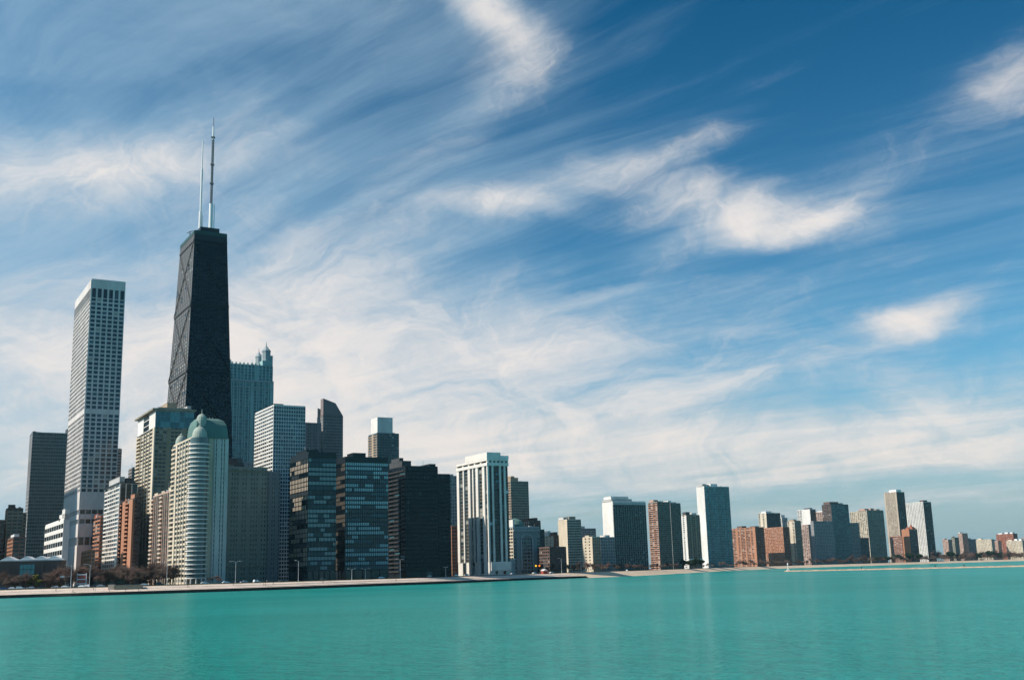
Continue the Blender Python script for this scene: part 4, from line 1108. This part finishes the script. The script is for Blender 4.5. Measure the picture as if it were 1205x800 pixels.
for px, off, paint, tall, lab in (
    (4, 40, 'blue', 0, 'blue car at the left edge of the photo on the lakeside road'), (13, 44, 'white', 0, 'white car below the low brick shed, nearest the left edge'),
    (24, 40, 'white', 1, 'tall white car before the yellow-green willow'), (36, 45, 'silver', 0, 'silver car right under the yellow-green willow'), (49, 41, 'dark', 0, 'dark car just past the yellow-green willow'),
    (65, 44, 'silver', 0, 'silver car before the bare trees left of the white gantry'), (77, 40, 'white', 0, 'white saloon below the white gantry'), (90, 46, 'dark', 1, 'tall dark car between two tall lamps'),
    (97, 40, 'white', 0, 'bright white car before the red and white sign'), (101, 44, 'white', 1, 'tall white car next to the red and white sign'), (113, 41, 'dark', 0, 'dark car before the flat-roofed shed'), (119, 40, 'silver', 0, 'silver car before the flat-roofed shed'),
    (131, 45, 'dark', 1, 'tall dark car at the foot of the white lattice block'), (149, 44, 'dark', 0, 'dark car over the low concrete shelter'), (160, 46, 'dark', 0, 'dark saloon before the balcony bays'), (170, 41, 'white', 0, 'white car at the foot of the hat-roofed tower'), (188, 42, 'dark', 1, 'tall dark car before the pinkish flats'),
    (241, 42, 'white', 0, 'white car before the domed tower'), (266, 41, 'white', 0, 'white car close to the two-armed lamp before the olive block'), (287, 44, 'silver', 0, 'silver car in shade before the olive stone block'), (302, 40, 'white', 1, 'tall white car before the north half of the olive block'),
    (332, 45, 'dark', 0, 'dark car in shade before the grey wing'), (380, 42, 'dark', 0, 'dark car before the first black glass block'), (449, 41, 'white', 0, 'white car in the gap between two black blocks'), (505, 44, 'silver', 0, 'silver car before the darkest black slab'), (537, 41, 'white', 0, 'white car at the foot of the white columned tower'), (549, 45, 'white', 1, 'tall white car before the white columned tower'),
    (603, 42, 'silver', 0, 'silver car before the low pale annex'), (629, 41, 'white', 0, 'white car before the grand hotel'), (649, 43, 'white', 0, 'white car before the squat brick hall'), (672, 41, 'dark', 0, 'dark car before the cream slab'), (738, 42, 'white', 0, 'white car before the white-ended slab'), (767, 41, 'red', 0, 'red car before the salmon banded slab')):
    put_car(px, off, paint, tall, lab, math.pi if off > 43 else 0)

# people on the promenade
def make_person(step):
    pts = {'pelvis': (0, 0, .95), 'waist': (0, 0, 1.1), 'chest': (0, .02, 1.32), 'neck': (0, .02, 1.50), 'chin': (0, .045, 1.58), 'head': (0, .03, 1.68), 'crown': (0, .02, 1.76)}
    ed = [('pelvis', 'waist'), ('waist', 'chest'), ('chest', 'neck'), ('neck', 'chin'), ('chin', 'head'), ('head', 'crown')]
    rad = {'pelvis': .15, 'waist': .13, 'chest': .16, 'neck': .055, 'chin': .075, 'head': .098, 'crown': .05}
    for s_, n in ((-1, 'l'), (1, 'r')):
        f = step * s_
        pts.update({n + 'hip': (.09 * s_, f * .02, .88), n + 'knee': (.10 * s_, f * .18 + .03, .49), n + 'ankle': (.10 * s_, f * .30 - .03, .08), n + 'toe': (.11 * s_, f * .30 + .15, .04),
                    n + 'sho': (.19 * s_, 0, 1.43), n + 'elb': (.25 * s_, -f * .12 - .02, 1.14), n + 'wri': (.25 * s_, -f * .2 + .10, .92), n + 'hand': (.25 * s_, -f * .22 + .14, .83)})
        rad.update({n + 'hip': .095, n + 'knee': .06, n + 'ankle': .042, n + 'toe': .035, n + 'sho': .065, n + 'elb': .045, n + 'wri': .032, n + 'hand': .035})
        ed += [('pelvis', n + 'hip'), (n + 'hip', n + 'knee'), (n + 'knee', n + 'ankle'), (n + 'ankle', n + 'toe'), ('chest', n + 'sho'), (n + 'sho', n + 'elb'), (n + 'elb', n + 'wri'), (n + 'wri', n + 'hand')]
    ks = list(pts); me = bpy.data.meshes.new('person')
    me.from_pydata([pts[k] for k in ks], [(ks.index(a), ks.index(b_)) for a, b_ in ed], [])
    t = bpy.data.objects.new('person_tmp', me); col.objects.link(t)
    md = t.modifiers.new('skin', 'SKIN'); t.modifiers.new('sub', 'SUBSURF').render_levels = 1
    t.modifiers['sub'].levels = 1
    for i, k in enumerate(ks):
        sv = me.skin_vertices[0].data[i]; sv.radius = (rad[k], rad[k] * (.75 if k in ('pelvis', 'waist', 'chest') else 1)); sv.use_root = k == 'pelvis'
    dg = bpy.context.evaluated_depsgraph_get()
    body = bpy.data.meshes.new_from_object(t.evaluated_get(dg))
    bpy.data.objects.remove(t)
    for m in (wallm('skin', (.45, .28, .2), .05), wallm('jacket_dark', (.03, .03, .04), .1), wallm('trousers', (.03, .035, .05), .1), RUB): body.materials.append(m)
    for p in body.polygons:
        c = p.center
        p.material_index = 0 if c.z > 1.52 or (abs(c.x) > .2 and c.z < .93) else 1 if c.z > .96 else 3 if c.z < .11 else 2
    o = bpy.data.objects.new('person', body); col.objects.link(o)
    q = MB(); q.lathe(0, .0, [(.112, 1.66), (.115, 1.70), (.10, 1.76), (.05, 1.80), (.01, 1.805)], wallm('hair', (.03, .02, .015), .1), 10); q.build('hair', o)
    return o
pa, pb = make_person(1.0), make_person(0.12)
def jacket(o, m):
    o.material_slots[1].link = 'OBJECT'; o.material_slots[1].material = m
JW, JR, JB = wallm('jacket_white', (.7, .7, .7), .1), wallm('jacket_red', (.35, .05, .04), .1), wallm('jacket_blue', (.05, .09, .2), .1)
for px, off, src, m, lab in (
    (66, 14, pa, None, 'person in dark clothes walking on the promenade below the dark shed windows'), (86, 9, pa, None, 'person in dark clothes walking below the white gantry'), (110, 12, pb, None, 'person standing before the flat-roofed shed, one of a pair'),
    (112, 11, pb, JB, 'person in blue standing with a companion before the flat-roofed shed'), (129, 7, pa, JW, 'person in white walking beside the low concrete shelter'), (148, 8, pa, None, 'person in dark clothes in front of the low concrete shelter'),
    (163, 9, pb, None, 'person standing at the north end of the low concrete shelter'), (221, 16, pa, None, 'person walking before the domed tower'), (274.5, 18, pa, None, 'person walking beside the two-armed lamp'),
    (303, 28, pb, JW, 'person in white standing on the grass before the olive block'), (310.5, 14, pa, None, 'person in dark clothes in the walking pair before the olive block'), (312.5, 13, pa, JR, 'person in red in the walking pair before the olive block'), (314, 25, pb, JW, 'person in white behind the walking pair'),
    (321.5, 16, pa, None, 'person walking alone before the grey wing'), (380, 15, pb, None, 'person standing before the first black glass block'), (466, 12, pa, None, 'person walking near the lamp before the darkest slab'), (493, 20, pa, JB, 'person in blue before the darkest slab'),
    (646, 24, pb, JR, 'person in red on the pale shore before the brick hall'), (700, 18, pa, None, 'person on the shore before the cream block'), (772, 20, pa, None, 'person on the beach before the salmon banded slab')):
    o = put(src, px, off, rng.choice((-math.pi / 2, math.pi / 2)) + rng.uniform(-.3, .3), lab, 'person', 'people on the promenade')
    if m: jacket(o, m)

# low buildings and odd things behind the road at the left
def lowb(name, label, px0, px1, off, depth, h, cat='building'):
    p0, a0 = place(px0, off); p1, a1 = place(px1, off)
    d = p1 - p0; o = empty(name, (p0 + p1) / 2, math.atan2(d.y, d.x)); tag(o, label, cat)
    return o, d.length / 2
o, hw = lowb('brick_shed', 'long low dark brick shed with small white roof gables and a glazed bay', -12, 70.5, 92, 22, 17)
q = MB(); q.box(-hw, hw, 0, 22, -.4, 16.2, BROWN)
for i in range(14):
    x = -hw + (i + .5) * hw * 2 / 14; q.box(x - .35, x + .35, -.35, 0, 0, 14.5, BROWN)
q.build('wall', o)
q = MB(); q.box(-hw - .3, hw + .3, -.5, 22.3, 16.2, 16.9, LGREY); q.build('roof', o)
for f in (-.55, -.02, .38, .75):
    q = MB(); x = hw * f; q.prism([(x - 4.5, .5, 16.95), (x + 4.5, .5, 16.95), (x, .5, 19.3)], [(x - 4.5, 20, 16.95), (x + 4.5, 20, 16.95), (x, 20, 19.3)], WPAINT); q.build('roof_gable', o)
for k in range(4):
    for j in range(3):
        q = MB(); x = -hw * .02 - 3.2 + k * 2.1; q.box(x, x + 1.9, -.55, -.36, 5.5 + j * 3.0, 8.2 + j * 3.0, GTL); q.build('window', o)
o, hw = lowb('flat_shed', 'dark flat-roofed shed behind the road, left of the white lattice block', 104, 148, 82, 20, 8)
q = MB(); q.box(-hw, hw, 0, 18, -.4, 7.6, BROWN); q.build('wall', o)
q = MB(); q.box(-hw - .6, hw + .6, -.8, 18.6, 7.6, 8.3, BROWN); q.build('roof', o)
for k in range(6):
    q = MB(); x = -hw + (k + .5) * hw / 3; q.box(x - 2, x + 2, -.12, -.02, 1.2, 5.2, GD); q.build('window', o)
o, hw = lowb('concrete_shelter', 'low grey-green concrete shelter standing on the pale promenade', 135, 167.5, 15, 8, 3, 'shelter')
q = MB(); q.box(-hw, hw, 0, 7, -.6, 2.2, wallm('mossy_concrete', (.20, .21, .17))); q.build('wall', o)
q = MB(); q.box(-hw - .2, hw + .2, -.25, 7.2, 2.2, 2.5, wallm('mossy_concrete', (.20, .21, .17))); q.build('roof', o)
o, hw = lowb('concrete_wall', 'short pale concrete wall at the south end of the grey-green shelter', 127, 134.5, 16, 1, 3, 'wall')
q = MB(); q.box(-hw, hw, 0, 6, -.6, 2.6, PROM); q.build('wall_face', o); q = MB(); q.box(-hw - .1, hw + .1, -.1, 6.1, 2.6, 2.8, PROM); q.build('coping', o)
o, hw = lowb('sign_board', 'red and white striped sign board on a white post behind the road', 90, 101, 72, 1, 4, 'sign')
q = MB(); q.box(-hw, hw, 0, .3, 1.6, 7.4, wallm('sign_red', (.45, .12, .09), .1)); bd = q.build('board', o)
for z in (1.6, 4.2, 6.9): q = MB(); q.box(-hw + .05, hw - .05, -.06, -.01, z + .1, z + .7, WPAINT); q.build('stripe', bd)
for s_ in (-1, 1): q = MB(); q.tube((s_ * hw, .15, -.3), (s_ * hw, .15, 8.2), .25, .25, WPAINT, 6); q.build('post', o)
o, hw = lowb('road_gantry', 'horizontal white sign gantry arm beside a tall lamp', 70, 83, 70, 1, 8, 'gantry')
q = MB(); q.tube((hw, 0, 0), (hw, 0, 6.8), .25, .2, METAL, 6); q.build('post', o)
q = MB(); q.tube((-hw, 0, 6.2), (hw, 0, 6.4), .22, .22, WPAINT, 6); a_ = q.build('arm', o)
q = MB(); q.box(-hw, -hw + 2.6, -.2, -.05, 5.7, 7.0, WPAINT); q.build('sign_panel', o)
p, a = place(633, 52)
o = empty('warning_light', p, a); tag(o, 'yellow and orange warning lights on a post before the grand hotel', 'traffic light')
q = MB(); q.tube((0, 0, 0), (0, 0, 7), .15, .12, DKGREY, 6); q.tube((-2, 0, 7), (2, 0, 7), .12, .12, DKGREY, 6); q.build('post', o)
for s_, c in ((-1, (1.0, .55, .02)), (1, (1.0, .22, .02))):
    m, b = newmat('lamp_' + ('yellow' if s_ < 0 else 'orange')); b.inputs['Base Color'].default_value = (*c, 1); b.inputs['Emission Color'].default_value = (*c, 1); b.inputs['Emission Strength'].default_value = 1.2
    q = MB(); q.lathe(s_ * 2, 0, [(.05, 6.1), (.7, 6.4), (.8, 6.9), (.7, 7.4), (.05, 7.7)], m, 10); q.build('lamp', o)
o, hw = lowb('lifeguard_hut', 'small red and white hut on the pale shore before the brick hall', 639.5, 644.5, 27, 3, 3, 'hut')
q = MB(); q.box(-hw, hw, 0, 3, -.3, 2.6, wallm('hut_red', (.4, .07, .05))); q.build('wall', o)
q = MB(); q.prism([(-hw - .3, -.3, 2.6), (hw + .3, -.3, 2.6), (0, -.3, 4.0)], [(-hw - .3, 3.3, 2.6), (hw + .3, 3.3, 2.6), (0, 3.3, 4.0)], WPAINT); q.build('roof', o)
# gull
o = empty('gull', at(527.5, 300, 4.4)); r_ = ray(527.5, 218); o.location = r_ * (420 / r_.y) + Vector((0, 0, CAMZ)); tag(o, 'small white gull gliding alone in the blue sky right of the masts', 'bird')
q = MB(); q.lathe(0, 0, [(.01, -.32), (.07, -.15), (.09, .05), (.06, .22), (.01, .32)], WPAINT, 8)
body = MB(); body.v = [(z * .8, x, y) for x, y, z in q.v]; body.f = q.f; body.m = q.m; body.mats = q.mats; body.build('body', o)
for s_ in (-1, 1):
    q = MB(); q.prism([(-.12, s_ * .05, .02), (.14, s_ * .05, .02), (.14, s_ * .05, .05), (-.12, s_ * .05, .05)], [(-.06, s_ * .38, .17), (.12, s_ * .38, .17), (.12, s_ * .38, .19), (-.06, s_ * .38, .19)], WPAINT)
    q.prism([(-.06, s_ * .38, .17), (.12, s_ * .38, .17), (.12, s_ * .38, .19), (-.06, s_ * .38, .19)], [(-.16, s_ * .75, .06), (-.08, s_ * .75, .06), (-.08, s_ * .75, .07), (-.16, s_ * .75, .07)], WPAINT); q.build('wing', o)

# ------------------------------------------------------------------ trees
BARK = wallm('bark', (.085, .062, .048), .3, .95, scale=1)
TWIG = wallm('bare_twigs', (.17, .12, .095), .3, .95, scale=.5)
TWIG2 = wallm('reddish_twigs', (.20, .125, .10), .3, .95, scale=.5)
LEAFY = wallm('young_leaves', (.16, .155, .02), .3, .8, scale=.5)
EVER = wallm('evergreen_leaves', (.022, .045, .022), .3, .8, scale=.5)
def make_tree(h, spread, m, ntw, leaf=0.0, seed=1, name='bare_tree'):
    g = random.Random(seed)
    o = empty(name, (0, 0, 0))
    tr = MB(); tips = []
    def grow(p, d, l, r, lev):
        e = p + d * l
        tr.tube(p, e, r, r * .68, BARK, 5 if lev < 2 else 4)
        if lev >= 3: tips.append((p, e)); return
        if lev >= 2: tips.append((p, e))
        for _ in range(3 if lev == 0 else g.choice((2, 3, 3))):
            v = Vector((g.uniform(-1, 1), g.uniform(-1, 1), g.uniform(-.25, .75))).normalized()
            nd = (d * .62 + v * (.75 * spread)).normalized()
            if nd.z < .02: nd.z = .1; nd.normalize()
            grow(p + d * l * g.uniform(.6, 1.0), nd, l * g.uniform(.62, .82), r * .58, lev + 1)
    grow(Vector((0, 0, -.2)), Vector((g.uniform(-.08, .08), g.uniform(-.08, .08), 1)).normalized(), h * .34, h * .022, 0)
    tr.build('trunk', o)
    q = MB()
    for _ in range(ntw):
        a, b_ = g.choice(tips); p = a.lerp(b_, g.uniform(.2, 1.1))
        d = Vector((g.gauss(0, 1), g.gauss(0, 1), g.gauss(.45, .8))).normalized() * g.uniform(.06, .16) * h
        if leaf:
            s = Vector((g.gauss(0, 1), g.gauss(0, 1), g.gauss(0, 1))).normalized() * leaf * g.uniform(.6, 1.4)
            p = p + d * .6; u = s.orthogonal().normalized() * leaf * g.uniform(.6, 1.2)
            q.poly([p - s, p + u, p + s, p - u], m)
        else:
            s = d.orthogonal().normalized() * .035
            q.poly([p - s, p + s, p + d], m)
            for _k in range(2):
                d2 = (d + Vector((g.gauss(0, 1), g.gauss(0, 1), g.gauss(0, 1))) * d.length * .5) * .6; p2 = p + d * g.uniform(.3, .8)
                q.poly([p2 - s * .8, p2 + s * .8, p2 + d2], m)
    q.build('crown', o)
    return o
bare = [make_tree(12, 1.0, TWIG, 900, seed=3), make_tree(10.5, 1.15, TWIG, 800, seed=8), make_tree(13, .9, TWIG2, 900, seed=15), make_tree(9, 1.2, TWIG2, 800, seed=22)]
will = make_tree(9.5, 1.3, LEAFY, 1500, .30, 31, 'willow')
ever = [make_tree(13, .8, EVER, 1800, .42, 41, 'evergreen_tree'), make_tree(11, .9, EVER, 1600, .42, 47, 'evergreen_tree')]
g = random.Random(5)
put(will, 38.5, 74, 0, 'yellow-green willow in young leaf, alone among bare trees', 'tree', sc_=1.05)
o = put(will, 46, 75, 1.5, 'smaller yellow-green willow leaning against the larger one', 'tree', sc_=.8)
def row(px0, px1, n, off0, off1, s0, s1, lab, grp, kinds=bare):
    for i in range(n):
        px = px0 + (px1 - px0) * (i + g.uniform(.15, .85)) / n
        put(g.choice(kinds), px, g.uniform(off0, off1), g.uniform(0, 6.28), lab, 'tree', grp, g.uniform(s0, s1))
row(2, 34, 12, 70, 84, .85, 1.15, 'bare brown tree in front of the long low brick shed', 'bare trees before the brick shed')
row(52, 84, 15, 70, 88, .95, 1.4, 'bare brown tree between the willow and the white gantry', 'bare trees by the gantry')
row(84, 136, 18, 72, 100, .85, 1.3, 'bare brown tree by the flat-roofed shed', 'bare trees by the flat shed')
row(136, 206, 38, 69, 96, .95, 1.5, 'bare brown tree at the foot of the balcony bays and pinkish flats', 'bare trees before the balcony blocks')
row(244, 262, 3, 69, 72, .5, .6, 'small bare tree by the domed tower', 'small bare trees by the domed tower')
row(634, 664, 8, 69, 80, .7, .95, 'bare tree before the squat brick hall', 'bare trees before the brick hall')
row(664, 712, 14, 69, 84, .75, 1.05, 'bare tree before the cream slab and cream block', 'bare trees before the cream blocks')
row(712, 800, 22, 69, 90, .75, 1.1, 'bare tree in the belt before the white-ended slab and the salmon slab', 'bare trees behind the beach')
row(801, 826, 8, 72, 110, 1.1, 1.7, 'dark evergreen before the brown flats with white stripes', 'evergreens before the striped flats', ever)
row(826, 864, 8, 69, 82, .8, 1.1, 'bare tree at the foot of the white-edged tower', 'bare trees before the white-edged tower')
row(866, 884, 6, 70, 90, 1.1, 1.5, 'bare tree before the long red brick slab', 'bare trees before the long brick slab')
row(886, 1000, 34, 69, 95, 1.0, 1.6, 'bare tree in the shade along the far road', 'trees in shade along the far road')
row(1000, 1100, 40, 70, 140, 1.4, 2.3, 'tree in the dark belt under the far towers', 'trees under the far towers', bare + ever)
row(1098, 1206, 84, 70, 260, 1.5, 2.7, 'bare tree in the far park at the end of the shore', 'trees of the far park', bare * 3 + ever)

# ------------------------------------------------------------------ air
hm = bpy.data.materials.new('haze'); hm.use_nodes = True
for n_ in list(hm.node_tree.nodes):
    if n_.type == 'BSDF_PRINCIPLED': hm.node_tree.nodes.remove(n_)
pv = hm.node_tree.nodes.new('ShaderNodeVolumePrincipled')
pv.inputs['Color'].default_value = (.42, .84, 1.0, 1); pv.inputs['Density'].default_value = 1.9e-5; pv.inputs['Anisotropy'].default_value = .2
hm.node_tree.links.new(pv.outputs[0], hm.node_tree.nodes['Material Output'].inputs['Volume'])
q = MB(); q.box(-7000, 15000, -4000, 32000, -4, 520, hm)
o = q.build('haze'); o['kind'] = 'stuff'
